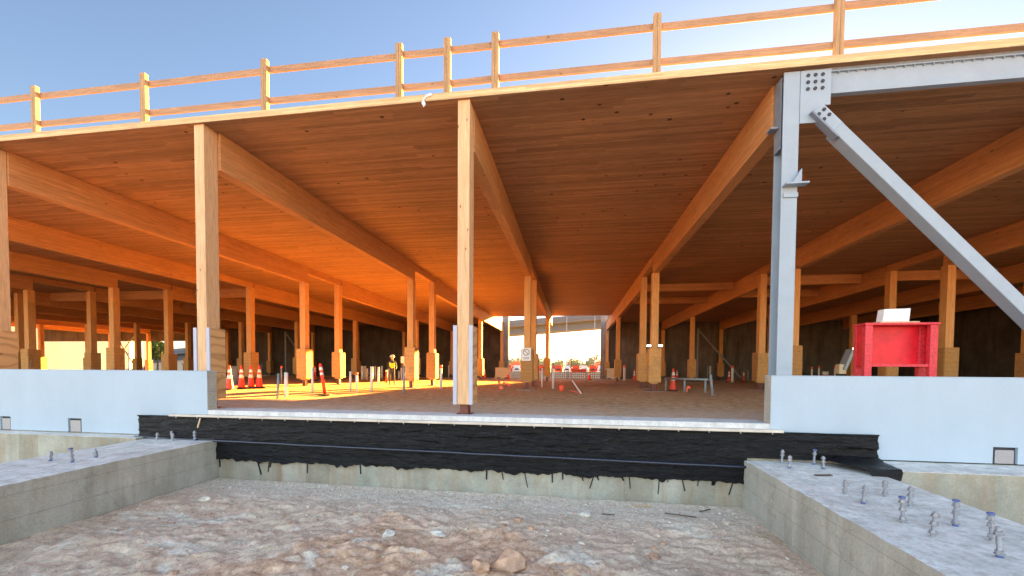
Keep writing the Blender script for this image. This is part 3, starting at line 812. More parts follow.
for x0, x1, lb in ((-6.11, -5.4, 'grey concrete jamb at the left of the rear opening'), (5.4, 6.11, 'grey concrete jamb at the right of the rear opening')):
    bm = B(); box(bm, x0, x1, 40.1, 40.6, 0, 7.4); o = obj('concrete_jamb', bm, M['jamb']); tag(o, lb, 'concrete jamb')
bm = B(); box(bm, 0, .2, 0, 40.2, 0, 6.46); o = obj('side_wall', bm, M['darkwall'], loc=(32.8, -.05, 0)); tag(o, 'dark side wall closing the far right end of the hall', 'wall')
def wall_brace(x, y, lean, label):
    t = thing('panel_brace', label, 'wall brace', (x, y, 0), group='steel props against the rear wall')
    bm = B(); tube(bm, [(0, 0, 0), (0, 0, 5.6)], .11, 10); obj('post', bm, M['steeld'], t)
    bm = B(); tube(bm, [(.1 * lean, 0, 5.3), (4.2 * lean, -.5, .3)], .08, 10); obj('diagonal', bm, M['steeld'], t)
wall_brace(15.6, 38.6, 1, 'grey post with diagonal prop at the right part of the rear wall')
wall_brace(-33.5, 38.6, 1, 'grey post with diagonal prop at the left part of the rear wall')
wall_brace(-55.5, 38.6, -1, 'dark prop leaning left in front of the cream building')
wall_brace(-58, 37.9, 1, 'dark prop leaning right in front of the cream building')

# ------------------------------------------------------------------ cones, pipes and other site gear
def cone_proto(label):
    t = thing('traffic_cone', label, 'traffic cone', (0, 0, 0), group='orange traffic cones')
    bm = B(); prism(bm, [(-.19, -.14), (-.14, -.19), (.14, -.19), (.19, -.14), (.19, .14), (.14, .19), (-.14, .19), (-.19, .14)], 0, .035); obj('base', bm, M['black'], t)
    bm = B(); lathe(bm, [(.145, .036), (.135, .06), (.088, .42), (.0705, .57), (.0635, .65), (.048, .78), (.032, .93), (.02, .95)], 18); obj('body', bm, M['orange'], t, smooth=True)
    bm = B(); lathe(bm, [(.090, .42), (.0735, .57)], 18); obj('band', bm, M['refl'], t, smooth=True)
    bm = B(); lathe(bm, [(.0670, .65), (.051, .78)], 18); obj('band', bm, M['refl'], t, smooth=True)
    return t
cones = [(-13.1, 8.2, 'cone at the left end of the four cones, half behind the column guard'), (-13.49, 9.3, 'second cone from the left in the group of four'),
         (-13.5, 9.9, 'third cone from the left in the group of four'), (-13.25, 10.15, 'rightmost cone of the group of four on the sunlit dirt'),
         (7.24, 13.2, 'large cone standing beside the paired columns and pipe rail'), (-7.2, 35.2, 'cone by the dark wall left of the cream barrier'),
         (-4.5, 34.6, 'cone in front of the wire fence, left of the sign column'), (3.9, 33.3, 'cone in front of the wire fence, right part of the opening'),
         (8.2, 33, 'cone by the rear wall just right of the opening'), (9.6, 34.5, 'cone next to the white-topped pipe right of the opening'),
         (13.6, 39, 'small far cone behind the pipe rail'), (16.5, 32, 'cone before the post and diagonal prop on the right'), (-24, 22, 'far cone in the shade at the left, near the props')]
cp = None
for k, (x, y, lb) in enumerate(cones):
    lb = 'orange traffic ' + lb
    if cp is None: cp = cone_proto(lb); cp.location = (x, y, 0); cp.scale = (1.17, 1.17, 1.17)
    else: dup(cp, (x, y, 0), random.random() * 3, lb)

def delineator(x, y, h, lean, lb):
    t = thing('delineator_post', lb, 'delineator', (x, y, 0), group='red and white delineator posts')
    bm = B(); prism(bm, [(.26 * cos(a * pi / 4 + .39), .26 * sin(a * pi / 4 + .39)) for a in range(8)], 0, .05); obj('base', bm, M['black'], t)
    dx = lean * h
    def P_(k): return (dx * k, 0, .05 + (h - .05) * k)
    bm = B(); tube(bm, [P_(0), P_(.62), P_(.9), P_(1)], [.064, .060, .058, .048]); obj('tube', bm, M['orange'], t, smooth=True)
    for a, b in ((.62, .70), (.78, .87)):
        bm = B(); tube(bm, [P_(a), P_(b)], .064); obj('band', bm, M['refl'], t, smooth=True)
delineator(-6.66, 5.5, 1.17, -.16, 'leaning red and white delineator post on black base at the front')
delineator(-17.9, 21.5, 1.15, 0, 'upright red and white delineator behind the group of cones')
delineator(17.6, 31.6, .95, 0, 'dark red delineator post near the right prop')

def pipe(x, y, h, mat, lb, cap=None, r_=.05, lean=(0, 0), z0=0):
    t = thing('pipe_stub', lb, 'pipe', (x, y, z0), group='pipe stubs standing out of the dirt')
    bm = B(); tube(bm, [(0, 0, -.05), (lean[0] * h, lean[1] * h, h)], r_, 12); obj('pipe', bm, M[mat], t, smooth=True)
    if cap:
        bm = B(); tube(bm, [(lean[0] * h * .87, lean[1] * h * .87, h * .87), (lean[0] * h, lean[1] * h, h + .004)], r_ + .008, 12); obj('cap', bm, M[cap], t, smooth=True)
def G(u_, v_, z=0.0):   # world point on the level z seen at a picture position measured in the photograph
    rr = Vector(RR[0]) * ((u_ - 512) / F) + Vector(RR[1]) * (-(v_ - CY) / F) + Vector(RR[2])
    k = (z - CAM.z) / rr.z; return CAM + rr * k
PIPES = [(277.5, 398.5, 25, 'pipeg', None, .035, .05, 'dark grey pipe left of the leaning delineator'), (286, 396.5, 24, 'pipew', None, .06, .02, 'thick white pipe left of the leaning delineator'),
         (281.5, 384, 18, 'pipeg', 'orangeflag', .04, 0, 'grey pipe with orange top behind the thick white pipe'), (312.5, 393, 26, 'pipew', None, .045, 0, 'slim white pipe just left of the leaning delineator'),
         (350.5, 391, 19.5, 'pipew', None, .045, 0, 'slim white pipe right of the leaning delineator'), (356.7, 392.5, 20, 'pipew', 'orangeflag', .045, .0, 'slim white pipe with red cap right of the delineator'),
         (362.5, 379.5, 13.5, 'pipew', None, .13, 0, 'thick cream pipe at the left of the pipe cluster'), (365.3, 379, 13, 'barrier', None, .09, 0, 'second cream pipe in the cluster, close to the thick one'),
         (367.2, 380, 11.5, 'barrier', None, .09, 0, 'third short cream pipe in the cluster'), (371.7, 391.5, 25, 'pipew', None, .06, 0, 'tall white pipe in front of the cluster'),
         (373.6, 379, 12.5, 'pipew', None, .08, 0, 'white pipe right behind the tall one in the cluster'), (375.5, 379, 13, 'pipew', None, .08, 0, 'white pipe just left of the worker'),
         (378.5, 386, 19, 'pipew', None, .06, 0, 'white pipe in front of the worker legs'), (382, 379, 13, 'pipew', None, .09, 0, 'white pipe to the right of the worker'),
         (388.8, 380, 12, 'barrier', None, .08, 0, 'cream pipe right of the red topped marker'), (386.5, 383, 13, 'orange', 'refl', .07, 0, 'red marker with white top right of the worker'),
         (399, 379, 8, 'pipew', None, .09, 0, 'short cream pipe left of the small sign'), (401.5, 380, 12, 'pipew', None, .08, 0, 'white pipe at the left edge of the sign stake'),
         (404, 393.5, 28, 'pipeg', None, .045, 0, 'dark steel pipe in front of the sign stake'), (441, 388.5, 23.5, 'pipew', 'orangeflag', .065, 0, 'white pipe with pink top left of the central column'),
         (448.8, 377.5, 12, 'pipew', None, .07, 0, 'small white pipe beside the central column'), (424, 376.5, 11, 'pipeg', None, .07, 0, 'thin grey pipe between the paired columns'),
         (542, 387.3, 22, 'pipew', 'orangeflag', .05, 0, 'white pipe with red band right of the sign column'), (553, 388.5, 23, 'pipew', 'orangeflag', .06, 0, 'white pipe with red cap in the middle of the opening'),
         (624.3, 380.5, 15, 'pipew', 'orangeflag', .12, 0, 'thick white pipe by the rear wall right of the opening'), (628.8, 379, 11, 'orange', None, .14, 0, 'orange barrel-like pipe next to the thick white pipe'),
         (707.6, 380, 14, 'pipeg', None, .06, 0, 'grey pipe behind the end of the pipe rail'), (710, 380, 14, 'pipew', None, .09, 0, 'white pipe behind the end of the pipe rail'),
         (732.2, 382, 16, 'pipew', 'orangeflag', .11, 0, 'white pipe with red cap right of the pipe rail'), (739.5, 380.5, 12, 'stub', None, .06, 0, 'dark red stake right of the white pipe with red cap'),
         (748, 381, 11, 'pipeg', None, .05, 0, 'thin dark pipe near the steel column'), (261.5, 376, 12, 'pipeg', None, .06, 0, 'grey pipe behind the cones'),
         (227.5, 389, 12, 'pipeg', None, .2, 0, 'stubby grey pipe behind the leftmost cone'), (235, 384, 18, 'pipeg', None, .16, 0, 'thick grey pipe between the left cones'),
         (712.8, 395.5, 21, 'pipeg', None, .05, -.12, 'leaning blue-grey pipe right of the pipe rail'),
         (811.5, 385, 18, 'pipew', 'orangeflag', .05, 0, 'white pipe with red cap, leftmost behind the right white wall'), (818.5, 385, 19, 'pipew', 'orangeflag', .05, 0, 'second red capped white pipe behind the right wall'),
         (834.5, 385, 19, 'pipew', 'orangeflag', .05, 0, 'red capped white pipe right of the paint bucket'), (842, 385, 20, 'pipeg', None, .05, 0, 'thin grey pipe left of the red stand'),
         (961.5, 384, 17, 'pipeg', None, .05, 0, 'grey pipe right of the red stand'), (969, 384, 18, 'pipeg', None, .06, 0, 'second grey pipe right of the red stand'), (977.5, 385, 19, 'pipew', None, .06, 0, 'pale pipe third from the red stand'),
         (1002.5, 385, 17, 'pipew', 'orangeflag', .05, 0, 'pale pipe with red cap near the right picture edge')]
for (u_, v_, hp, mt, cap, r_, ln, lb) in PIPES:
    p = G(u_, v_); dep = (p - CAM).dot(Vector(RR[2])); pipe(p.x, p.y, hp * dep / F, mt, lb, cap, r_, (ln, 0))

# pipe rail
ra = G(708, 379.6, .60); rb = G(664, 378.3, .60)
t = thing('pipe_rail', 'low grey pipe rail on short legs near the paired columns at the right', 'pipe rail', (ra.x, ra.y, 0))
dv = Vector((rb.x - ra.x, rb.y - ra.y, 0))
bm = B(); tube(bm, [(0, 0, .60), tuple(dv + Vector((0, 0, .60)))], .05); obj('top_pipe', bm, M['pipeg'], t, smooth=True)
for a in (.05, .5, .95):
    bm = B(); tube(bm, [tuple(dv * a + Vector((0, 0, -.05))), tuple(dv * a + Vector((0, 0, .58)))], .05); obj('leg', bm, M['pipeg'], t, smooth=True)

# worker
def worker(x, y):
    t = thing('person', 'worker in white hard hat and yellow vest standing behind the white pipes', 'person', (x, y, 0), radians(-60))
    def skin(name, verts, edges, rad, mat, parent):
        me = bpy.data.meshes.new(name); me.from_pydata(verts, edges, []); me.materials.append(mat)
        o = bpy.data.objects.new(name, me); link(o, parent)
        o.modifiers.new('skin', 'SKIN'); sd = o.modifiers.new('s', 'SUBSURF'); sd.levels = 2; sd.render_levels = 2
        for i, r__ in enumerate(rad): me.skin_vertices[0].data[i].radius = (r__ * (1.0), r__ * .85)
        me.skin_vertices[0].data[0].use_root = True
        for p in me.polygons: p.use_smooth = True
        return o
    V = [(0, 0, .95), (.02, 0, 1.15), (.08, 0, 1.38), (.12, 0, 1.47), (.17, 0, 1.58), (.20, 0, 1.70),
         (0, .10, .9), (.03, .12, .5), (-.02, .13, .08), (.12, .14, .04), (0, -.10, .9), (.05, -.12, .5), (0, -.13, .08), (.14, -.14, .04),
         (.08, .19, 1.38), (.14, .25, 1.12), (.34, .20, 1.0), (.42, .18, .98), (.08, -.19, 1.38), (.14, -.25, 1.12), (.34, -.2, 1.0), (.42, -.18, .98)]
    Eg = [(0, 1), (1, 2), (2, 3), (3, 4), (4, 5), (0, 6), (6, 7), (7, 8), (8, 9), (0, 10), (10, 11), (11, 12), (12, 13), (2, 14), (14, 15), (15, 16), (16, 17), (2, 18), (18, 19), (19, 20), (20, 21)]
    rd = [.14, .135, .15, .06, .09, .085, .09, .065, .045, .05, .09, .065, .045, .05, .06, .045, .035, .04, .06, .045, .035, .04]
    skin('body', V, Eg, rd, M['pants'], t)
    skin('vest', [(0, 0, .98), (.02, 0, 1.15), (.07, 0, 1.40), (.07, .17, 1.42), (.07, -.17, 1.42)], [(0, 1), (1, 2), (2, 3), (2, 4)], [.17, .165, .175, .085, .085], M['vest'], t)
    bm = B(); bmesh.ops.create_uvsphere(bm, u_segments=16, v_segments=10, radius=1, matrix=Matrix.Translation((.20, 0, 1.63)) @ Matrix.Diagonal((.10, .08, .125, 1))); obj('face', bm, M['skin'], t, smooth=True)
    bm = B(); lathe(bm, [(.155, 1.685), (.15, 1.70), (.135, 1.705), (.125, 1.77), (.08, 1.82), (.02, 1.835)], 16, x=.19); obj('hard_hat', bm, M['hat'], t, smooth=True)
p = G(380.5, 386.5); worker(p.x - .25, p.y + 2.0)

# small sign on a stake
p = G(403.5, 382)
t = thing('stake_sign', 'small blank white sign on a dark red stake beyond the pipes', 'sign', (p.x, p.y, 0))
bm = B(); box(bm, -.06, .06, -.03, .03, 0, 1.5); obj('stake', bm, M['stub'], t)
bm = B(); box(bm, -.19, .19, -.05, -.032, 1.42, 1.92); obj('sign_board', bm, M['paper'], t)

# no-entry sign on the middle column
t = thing('safety_sign', 'white sheet with a grey crossed circle fixed to the middle column guard', 'sign', (-.02, YB - .305, 1.75))
bm = B(); box(bm, -.23, .23, -.012, 0, -.32, .32); s1 = obj('sheet', bm, M['paper'], t)
bm = B(); n = 28
ci = [bm.verts.new((.13 * cos(2 * pi * k / n), -.015, .1 + .13 * sin(2 * pi * k / n))) for k in range(n)]
co = [bm.verts.new((.165 * cos(2 * pi * k / n), -.015, .1 + .165 * sin(2 * pi * k / n))) for k in range(n)]
for k in range(n): bm.faces.new((ci[k], ci[(k + 1) % n], co[(k + 1) % n], co[k]))
bar(bm, (-.1, -.0185, .2), (.1, -.0185, 0), .035, .004, (0, 1, 0)); obj('crossed_circle', bm, M['steeld'], s1)
bm = B(); box(bm, -.16, .16, -.016, -.013, -.17, -.145); box(bm, -.14, .14, -.016, -.013, -.235, -.21); obj('text_lines', bm, M['steeld'], s1)

# work lamps on the right paired column guard
lampm = bpy.data.materials.new('lamp_glow'); lampm.use_nodes = True
e = lampm.node_tree.nodes['Principled BSDF']; e.inputs['Emission Color'].default_value = (1, .86, .62, 1); e.inputs['Emission Strength'].default_value = 9
for dx, lb in ((-.30, 'left glowing work lamp clipped on top of the plywood guard'), (.22, 'right glowing work lamp clipped on top of the plywood guard')):
    t = thing('work_lamp', lb, 'work lamp', (S + dx, YB - .35, 2.10), group='work lamps on the plywood guard')
    bm = B(); box(bm, -.11, .11, .0, .06, -.0, .12); obj('housing', bm, M['steeld'], t, bevel=.01)
    bm = B(); box(bm, -.09, .09, -.012, -.002, .02, .10); obj('lens', bm, lampm, t)
p = (12.9, 12.0)
t = thing('work_lamp', 'small yellow lamp glowing left of the red stand', 'work lamp', (14.85, 12.4, 0))
bm = B(); tube(bm, [(0, 0, 0), (0, 0, 2.0)], .03); obj('stand', bm, M['steeld'], t)
bm = B(); bmesh.ops.create_uvsphere(bm, u_segments=12, v_segments=8, radius=.07, matrix=Matrix.Translation((0, -.03, 2.05))); obj('bulb', bm, lampm, t, smooth=True)

# survey flags
for i, (u_, v_, lb) in enumerate([(498, 388, 'pink flag, leftmost of the small group behind the central column'), (503, 389, 'pink flag, second in the group right of the central column'), (507, 391, 'red flag in the group, slightly nearer'),
                                  (499, 395, 'red flag nearest to the sill in the group'), (507.5, 384.5, 'small red flag farthest back in the group'), (613.5, 386.5, 'orange flag right of the leaning lath'), (687, 394, 'orange flag to the right of the large cone')]):
    p = G(u_, v_); t = thing('survey_flag', lb, 'flag', (p.x, p.y, 0), random.random(), 'little survey flags in the dirt')
    bm = B(); tube(bm, [(0, 0, 0), (0, 0, .36)], .008, 6); obj('wire', bm, M['rust'], t)
    bm = B(); v = [bm.verts.new(q) for q in ((0, 0, .36), (.14, .02, .34), (.15, 0, .22), (0, .0, .24))]; bm.faces.new(v); box(bm, -.03, .03, -.01, .01, .1, .3) if i == 6 else None
    obj('flag', bm, M['orangeflag'], t)
p = G(561.5, 391.3); t = thing('marker_can', 'small orange marking bucket on the dirt in the middle', 'bucket', (p.x, p.y, 0))
bm = B(); lathe(bm, [(.10, 0), (.13, .28), (.12, .28), (.11, .26)], 16); obj('body', bm, M['orangeflag'], t, smooth=True)
bm = B(); tube(bm, [(.13 * cos(a * pi / 8), 0, .27 + .10 * sin(a * pi / 8)) for a in range(9)], .008, 6); obj('handle', bm, M['rust'], t)
a = G(581, 394); b = G(572, 383.5)
t = thing('lath_stake', 'long pale lath with an orange tip lying on the dirt', 'stake', tuple(a))
bm = B(); bar(bm, (0, 0, .02), (b.x - a.x, b.y - a.y, .22), .07, .03); obj('lath', bm, M['pipew'], t)
bm = B(); bar(bm, (-.12, .35, .04), (-.42, 1.3, .07), .12, .03); obj('painted_tip', bm, M['orangeflag'], t)

# rear yard: barriers, fence, drums, machines
def krail(x, y, L, lb):
    t = thing('concrete_barrier', lb, 'barrier', (x, y, 0))
    bm = B(); v = [(-.3, 0), (.3, 0), (.3, .1), (.16, .35), (.1, 1.1), (-.1, 1.1), (-.16, .35), (-.3, .1)]
    a_ = [bm.verts.new((-L / 2, q[0], q[1] * 1.1)) for q in v]; b_ = [bm.verts.new((L / 2, q[0], q[1] * 1.1)) for q in v]
    for k in range(8): bm.faces.new((a_[k], a_[(k + 1) % 8], b_[(k + 1) % 8], b_[k]))
    bm.faces.new(a_); bm.faces.new(b_[::-1]); obj('body', bm, M['barrier'], t)
    for q in (-L / 4, L / 4):
        bm = B(); box(bm, q - .2, q + .2, -.32, -.30, .02, .12); obj('lift_slot', bm, M['bolt'], t)
krail(-5.4, 36.5, 1.7, 'cream concrete barrier at the left side of the rear opening')
krail(6.6, 38.2, 1.5, 'pale concrete barrier at the right side of the rear opening')
t = thing('wire_fence', 'low wire mesh fence across the rear opening', 'fence', (0, 36.5, 0))
bm = B()
for k in range(45): bar(bm, (-4.4 + k * .23, 0, .05), (-4.4 + k * .23, 0, 1.0), .04, .04)
for z in (.08, .3, .52, .74, .98): bar(bm, (-4.4, .01, z), (5.8, .01, z), .04, .04)
obj('mesh_panel', bm, M['rust'], t)
for k in range(6):
    bm = B(); tube(bm, [(-4.4 + k * 2.04, 0, 0), (-4.4 + k * 2.04, 0, 1.15)], .03, 8); obj('post', bm, M['rust'], t)
t = thing('barricade', 'orange board barricade standing behind the wire fence', 'barricade', (2.9, 39, 0))
bm = B(); box(bm, -.8, .8, -.02, .02, .75, 1.1); obj('board', bm, M['orange'], t)
for x in (-.8, .8):
    bm = B(); bar(bm, (x, -.25, 0), (x, 0, 1.25), .06, .06); bar(bm, (x, .25, 0), (x, 0, 1.25), .06, .06); obj('leg', bm, M['orange'], t)
bw = None
for k in range(15):
    lb = 'water filled barrier in the yard row, %s from the left' % ['first', 'second', 'third', 'fourth', 'fifth', 'sixth', 'seventh', 'eighth', 'ninth', 'tenth', 'eleventh', 'twelfth', 'thirteenth', 'fourteenth', 'fifteenth'][k]
    x = -9.5 + k * 1.35; y = 58
    t = thing('water_barrier', ('red ' if k % 2 else 'white ') + lb, 'barrier', (x, y, .7), group='red and white plastic barriers in the rear yard')
    bm = B(); prism_y(bm, [(-.6, 0), (.6, 0), (.6, .55), (.5, .6), (.5, 1.0), (-.5, 1.0), (-.5, .6), (-.6, .55)], -.25, .25); obj('body', bm, M['orange'] if k % 2 else M['refl'], t)
    bm = B(); box(bm, -.3, .3, -.27, -.251, .3, .5); obj('fork_slot', bm, M['bolt'], t)
def machine(x, y, s_, lb):
    t = thing('wheel_loader', lb, 'machine', (x, y, .7), radians(15), 'orange machines in the rear yard')
    bm = B(); prism_y(bm, [(-1.1, .55), (1.1, .55), (1.1, 1.35), (.1, 1.35), (-.1, 1.7), (-1.0, 1.6)], -.65, .65); obj('body', bm, M['machine'], t)
    bm = B(); box(bm, -.2, .7, -.55, .55, 1.71, 2.0); box(bm, .2, .9, -.6, .6, 1.352, 1.70); obj('cab', bm, M['machine'], t)
    bm = B(); bar(bm, (1.0, -.5, 1.3), (2.2, -.5, .5), .15, .2); bar(bm, (1.0, .5, 1.3), (2.2, .5, .5), .15, .2); box(bm, 2.1, 2.6, -.9, .9, .1, .8); obj('bucket_arm', bm, M['machine'], t)
    for wx in (-.75, .75):
        for wy in (-.8, .8):
            bm = B(); tube(bm, [(wx, wy - .15, .45), (wx, wy + .15, .45)], .45, 16); obj('wheel', bm, M['black'], t)
machine(-9.5, 75, 1, 'orange loader parked in the yard left of the sign column'); machine(7.6, 72, 1, 'orange loader parked in the yard at the right')

# overpass
t = thing('overpass', 'pale concrete road overpass crossing the sky behind the building', 'overpass', (0, 120, 0))
bm = B()
def zz(x): return 11.6 + .072 * (x + 18)
for a_, b_ in zip(range(-160, 200, 20), range(-140, 220, 20)):
    for (y0, y1, h0, h1) in ((-3, 3, 0, 2.2), (-6, 6, 2.2, 2.9), (-6.2, -5.8, 2.9, 4.0), (5.8, 6.2, 2.9, 4.0)):
        vs = [bm.verts.new((x, y, zz(x) + h)) for x in (a_, b_) for y in (y0, y1) for h in (h0, h1)]
        for q in ((0, 1, 3, 2), (4, 6, 7, 5), (0, 4, 5, 1), (2, 3, 7, 6), (0, 2, 6, 4), (1, 5, 7, 3)): bm.faces.new([vs[i] for i in q])
obj('deck', bm, M['haze'], t)
for x in (-95, -45, 60, 110):
    bm = B(); lathe(bm, [(1.1, 0), (1.1, zz(x) - 1.5), (2.2, zz(x) + .05)], 14, x=x); obj('pier', bm, M['haze'], t)
for i, (x, y, h, lb) in enumerate([(0.6, 95, 15, 'slim grey light pole in the middle of the rear opening'), (7.2, 90, 16, 'slim grey light pole at the right of the rear opening')]):
    t = thing('light_pole', lb, 'light pole', (x, y, 0)); bm = B(); tube(bm, [(0, 0, 0), (0, 0, h)], [.14, .08], 8); obj('pole', bm, M['steeld'], t)
    bm = B(); bar(bm, (0, 0, h), (1.6, 0, h + .3), .1, .1); bar(bm, (1.4, 0, h + .2), (2.1, 0, h + .3), .25, .1); obj('lamp_head', bm, M['steeld'], t)

# trees
def tree(x, y, h, wid, lb, seed, mat='leaf', n=900, leaf=.3, name='tree', group='trees beyond the site'):
    rs = random.Random(seed)
    t = thing(name, lb, 'tree', (x, y, 0), group=group)
    bm = B(); tube(bm, [(0, 0, -.2), (.1, 0, h * .35), (.05, .1, h * .75)], [h * .03, h * .022, h * .008], 8)
    for k in range(5):
        a_ = rs.random() * 6.28; tube(bm, [(.08, 0, h * (.3 + .06 * k)), (cos(a_) * wid * .3, sin(a_) * wid * .3, h * (.5 + .06 * k)), (cos(a_) * wid * .42, sin(a_) * wid * .42, h * (.62 + .06 * k))], [h * .012, h * .008, h * .003], 6)
    obj('trunk', bm, M['bark'], t)
    bm = B(); clumps = [(rs.gauss(0, .22) * wid, rs.gauss(0, .22) * wid, h * (.42 + .5 * rs.random()), rs.uniform(.12, .26) * wid) for _ in range(22)]
    for k in range(n):
        cx_, cy_, cz, cr = rs.choice(clumps)
        d_ = Vector((rs.gauss(0, 1), rs.gauss(0, 1), rs.gauss(0, 1))).normalized() * cr * rs.random() ** .4
        c = Vector((cx_, cy_, cz)) + d_; a1 = Vector((rs.gauss(0, 1), rs.gauss(0, 1), rs.gauss(0, 1))).normalized(); a2 = a1.orthogonal().normalized()
        L = leaf * rs.uniform(.6, 1.3)
        vs = [bm.verts.new(c + a1 * L), bm.verts.new(c + a2 * L * .5), bm.verts.new(c - a1 * L), bm.verts.new(c - a2 * L * .5)]; bm.faces.new(vs)
    me = obj('crown', bm, M[mat], t)
def palm(x, y, h, lb, seed):
    rs = random.Random(seed); t = thing('palm_tree', lb, 'palm tree', (x, y, 0), group='palms beyond the site')
    bm = B(); tube(bm, [(0, 0, -.2), (.1, 0, h * .5), (.15, .1, h)], [.2, .16, .14], 8); obj('trunk', bm, M['bark'], t)
    bm = B()
    for k in range(26):
        a_ = rs.random() * 6.28; el = rs.uniform(-.7, 1.2); L = rs.uniform(1.3, 2.0); pv = None
        for s_ in range(7):
            q = s_ / 6; rr_ = L * q; z = h + L * (sin(el) * q - .55 * q * q); c = Vector((.15 + cos(a_) * rr_ * cos(el * .6), .1 + sin(a_) * rr_ * cos(el * .6), z))
            sd = Vector((-sin(a_), cos(a_), -.3)) * (.16 * (1 - q) + .03)
            cur = (bm.verts.new(c - sd), bm.verts.new(c + sd))
            if pv: bm.faces.new((pv[0], pv[1], cur[1], cur[0]))
            pv = cur
    obj('crown', bm, M['palm'], t)
rs = random.Random(5)
for k, (x, y, h, w) in enumerate([(-28, 170, 6, 8), (-21, 165, 5, 8), (-13, 175, 5.5, 9), (-5, 170, 4.5, 8), (3, 168, 5, 8), (11, 175, 6, 9), (18, 168, 5, 8)]):
    tree(x, y, h, w, 'low distant tree under the overpass, %s from the left' % ['first', 'second', 'third', 'fourth', 'fifth', 'sixth', 'seventh'][k], 20 + k, 'palm', 900, .5)
palm(-16.5, 130, 4.6, 'distant palm left of the sign column under the overpass', 1); palm(1.5, 140, 4.8, 'distant palm in the middle under the overpass', 2); palm(10.5, 140, 6.0, 'taller distant palm at the right under the overpass', 3)
tree(-112, 80, 11, 9, 'rounded green tree beyond the cream building', 40, 'leaf', 2200, .5); tree(-104, 83, 8, 7, 'smaller tree right of the rounded green one', 41, 'leaf', 1500, .45)

# cream building on the left
t = thing('cream_building', 'sunlit cream building seen under the left end of the roof', 'building', (-76.7, 42, 0), radians(14.5))
bm = B(); box(bm, -14, 0, -6, 20.5, 0, 9); obj('wall', bm, M['cream'], t)
bm = B(); box(bm, -14.2, .2, -6.2, 20.7, 9.001, 9.4); obj('roof', bm, M['sill'], t)
bm = B(); box(bm, .002, .08, 16.2, 18.2, 0, 8.6); obj('door', bm, M['steel'], t)
bm = B(); tube(bm, [(.15, 19.2, 0), (.15, 19.2, 9)], .12, 8); obj('downpipe', bm, M['pipew'], t)
bm = B(); n = 24; g_ = []
for i in range(n + 1):
    row = []
    for j in range(9):
        x = -170 + i * 5.0; y = 100 + j * 9
        row.append(bm.verts.new((x, y, max(-.3, 7.5 * sin(min(1, j / 5) * pi / 2) * sin(pi * i / n) + .8 * noise.noise(Vector((x * .1, y * .1, 0)))) if 0 < i < n and j > 0 else -.3)))
    g_.append(row)
for a_, b_ in zip(g_, g_[1:]):
    for q in range(8): bm.faces.new((a_[q], b_[q], b_[q + 1], a_[q + 1]))
struct('hills', bm, M['hill'], smooth=True)
# rebar dowels behind the left wall
for k, (u_, v_) in enumerate([(52, 365), (57, 366), (63, 365), (67, 366), (75, 366), (109, 366), (196, 367)]):
    x = [-17.6, -17.1, -16.6, -16.3, -15.6, -13.9, -7.6][k]
    bm = B(); tube(bm, [(0, 0, 0), (.01, 0, 1.05 + .05 * (k % 3)), (.07 if k % 2 else -.05, 0, 1.12 + .05 * (k % 3))], .016, 6)
    o = obj('rebar_dowel', bm, M['rust'], loc=(x - 2.5, 3.2 + .2 * (k % 2), 0)); tag(o, 'thin rebar dowel sticking up behind the left white wall, %s from the left' % ordinal(k + 1), 'rebar', 'rebar dowels behind the left wall')

# ------------------------------------------------------------------ red stand with a box on top
t = thing('red_stand', 'red painted open wooden stand with worn legs behind the right white wall', 'stand', (8.49, .80, 0))
W, D, H = .62, .17, 1.93
leg = .13
bm = B()
for sx in (-1, 1):
    for sy in (-1, 1):
        bm = B(); box(bm, sx * (W - leg / 2) - leg / 2, sx * (W - leg / 2) + leg / 2, sy * (D - .045) - .045, sy * (D - .045) + .045, 0, H - .032); obj('leg', bm, M['redworn'], t, bevel=.006)
bm = B(); box(bm, -W - .02, W + .02, -D - .02, D + .02, H - .03, H + .012); obj('top', bm, M['redworn'], t, bevel=.006)
bm = B(); box(bm, -W + leg + .002, W - leg - .002, D - .05, D - .02, 1.10, H - .034); obj('back_panel', bm, M['red'], t)
for sx in (-1, 1):
    bm = B(); x = sx * (W - .02); box(bm, x - .012, x + .012, -D + .092, D - .092, 1.10, H - .034); obj('side_panel', bm, M['red'], t)
bm = B(); box(bm, -W + leg + .002, W - leg - .002, -D + .02, D - .055, 1.10, 1.15); obj('shelf', bm, M['redworn'], t)
bm = B(); box(bm, -.34, .34, -.12, .12, 0, .03); o = obj('wood_board', bm, M['stick'], loc=(8.49, .80, H + .013)); tag(o, 'thin wooden board on top of the red stand', 'board')
bm = B(); prism_y(bm, [(-.24, 0), (.22, 0), (.24, .25), (-.21, .24)], -.09, .09); o = obj('cardboard_box', bm, M['paper'], loc=(8.45, .80, H + .044), bevel=.006); tag(o, 'white cardboard box on the board on top of the red stand', 'box')
# bucket and tilted tablet-like panel behind the right wall
p = G(825, 384); t = thing('paint_bucket', 'red and white paint bucket behind the right white wall', 'bucket', (p.x, p.y, 0))
bm = B(); lathe(bm, [(.18, .0), (.2, .55), (.2, .75)], 16); obj('body', bm, M['red'], t, smooth=True)
bm = B(); lathe(bm, [(.215, .75), (.215, 1.0), (.17, 1.01)], 16); obj('lid', bm, M['refl'], t, smooth=True)
t = thing('tilted_panel', 'grey tilted panel on a stand left of the red stand', 'panel', (15.15, 13.3, 0))
bm = B(); bar(bm, (-.25, 0, 1.1), (.1, 0, 2.05), .12, .5, (0, 1, 0)); obj('panel', bm, M['steel'], t)
bm = B(); box(bm, -.45, -.15, -.15, .15, .9, 1.35); obj('control_box', bm, M['barrier'], t)
bm = B(); bar(bm, (-.2, 0, 0), (-.2, .0, .9), .06, .06); obj('stand', bm, M['black'], t)

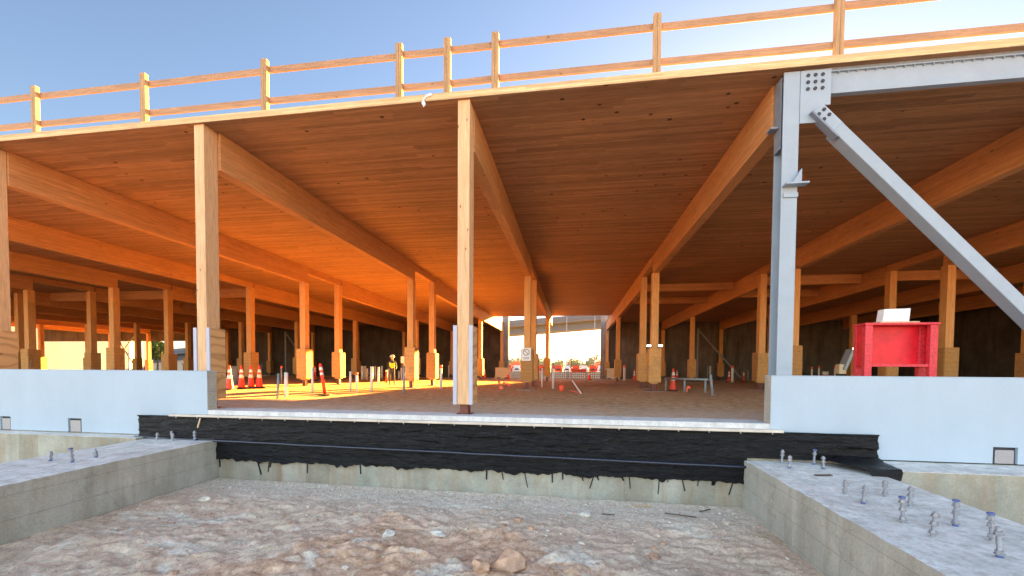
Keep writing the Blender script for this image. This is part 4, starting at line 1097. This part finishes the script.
# ------------------------------------------------------------------ light
AZ, EL = radians(21), radians(11.3)     # azimuth measured from +Y toward +X
sd = Vector((sin(AZ) * cos(EL), cos(AZ) * cos(EL), sin(EL)))
L = bpy.data.lights.new('sun', 'SUN'); L.energy = 120.0; L.angle = radians(.5); L.color = (1, .48, .085)
so = bpy.data.objects.new('sun', L); link(so); so.rotation_euler = sd.to_track_quat('Z', 'Y').to_euler()
w = bpy.data.worlds.new('World'); sc.world = w; w.use_nodes = True
nt = w.node_tree; bg = nt.nodes['Background']
sky = nt.nodes.new('ShaderNodeTexSky'); sky.sky_type = 'NISHITA'; sky.sun_disc = False
sky.sun_elevation = EL; sky.sun_rotation = AZ
sky.air_density = 1.0; sky.dust_density = .7; sky.ozone_density = 3.0; sky.altitude = 300
# warm white balance, plus an added sky boost behind the camera lighting the foreground
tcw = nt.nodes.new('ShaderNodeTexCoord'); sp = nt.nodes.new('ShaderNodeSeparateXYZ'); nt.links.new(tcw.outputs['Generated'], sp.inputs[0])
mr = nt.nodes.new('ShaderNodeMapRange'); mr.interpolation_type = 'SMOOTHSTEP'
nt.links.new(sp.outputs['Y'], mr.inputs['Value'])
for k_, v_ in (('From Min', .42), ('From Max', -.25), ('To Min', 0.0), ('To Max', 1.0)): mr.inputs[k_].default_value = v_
sky_boost = nt.nodes.new('ShaderNodeMix'); sky_boost.data_type = 'RGBA'
nt.links.new(mr.outputs[0], sky_boost.inputs[0]); sky_boost.inputs[6].default_value = (1.05, .83, .72, 1); sky_boost.inputs[7].default_value = (3.6, 2.36, 1.70, 1)
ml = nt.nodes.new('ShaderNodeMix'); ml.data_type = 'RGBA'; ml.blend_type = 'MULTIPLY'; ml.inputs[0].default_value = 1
nt.links.new(sky.outputs[0], ml.inputs[6]); nt.links.new(sky_boost.outputs[2], ml.inputs[7])
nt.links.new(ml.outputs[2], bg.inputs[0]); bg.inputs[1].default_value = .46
sc.view_settings.view_transform = 'Standard'; sc.view_settings.look = 'None'; sc.view_settings.exposure = 0
sc.render.engine = 'CYCLES'
sc.cycles.max_bounces = 12; sc.cycles.diffuse_bounces = 8
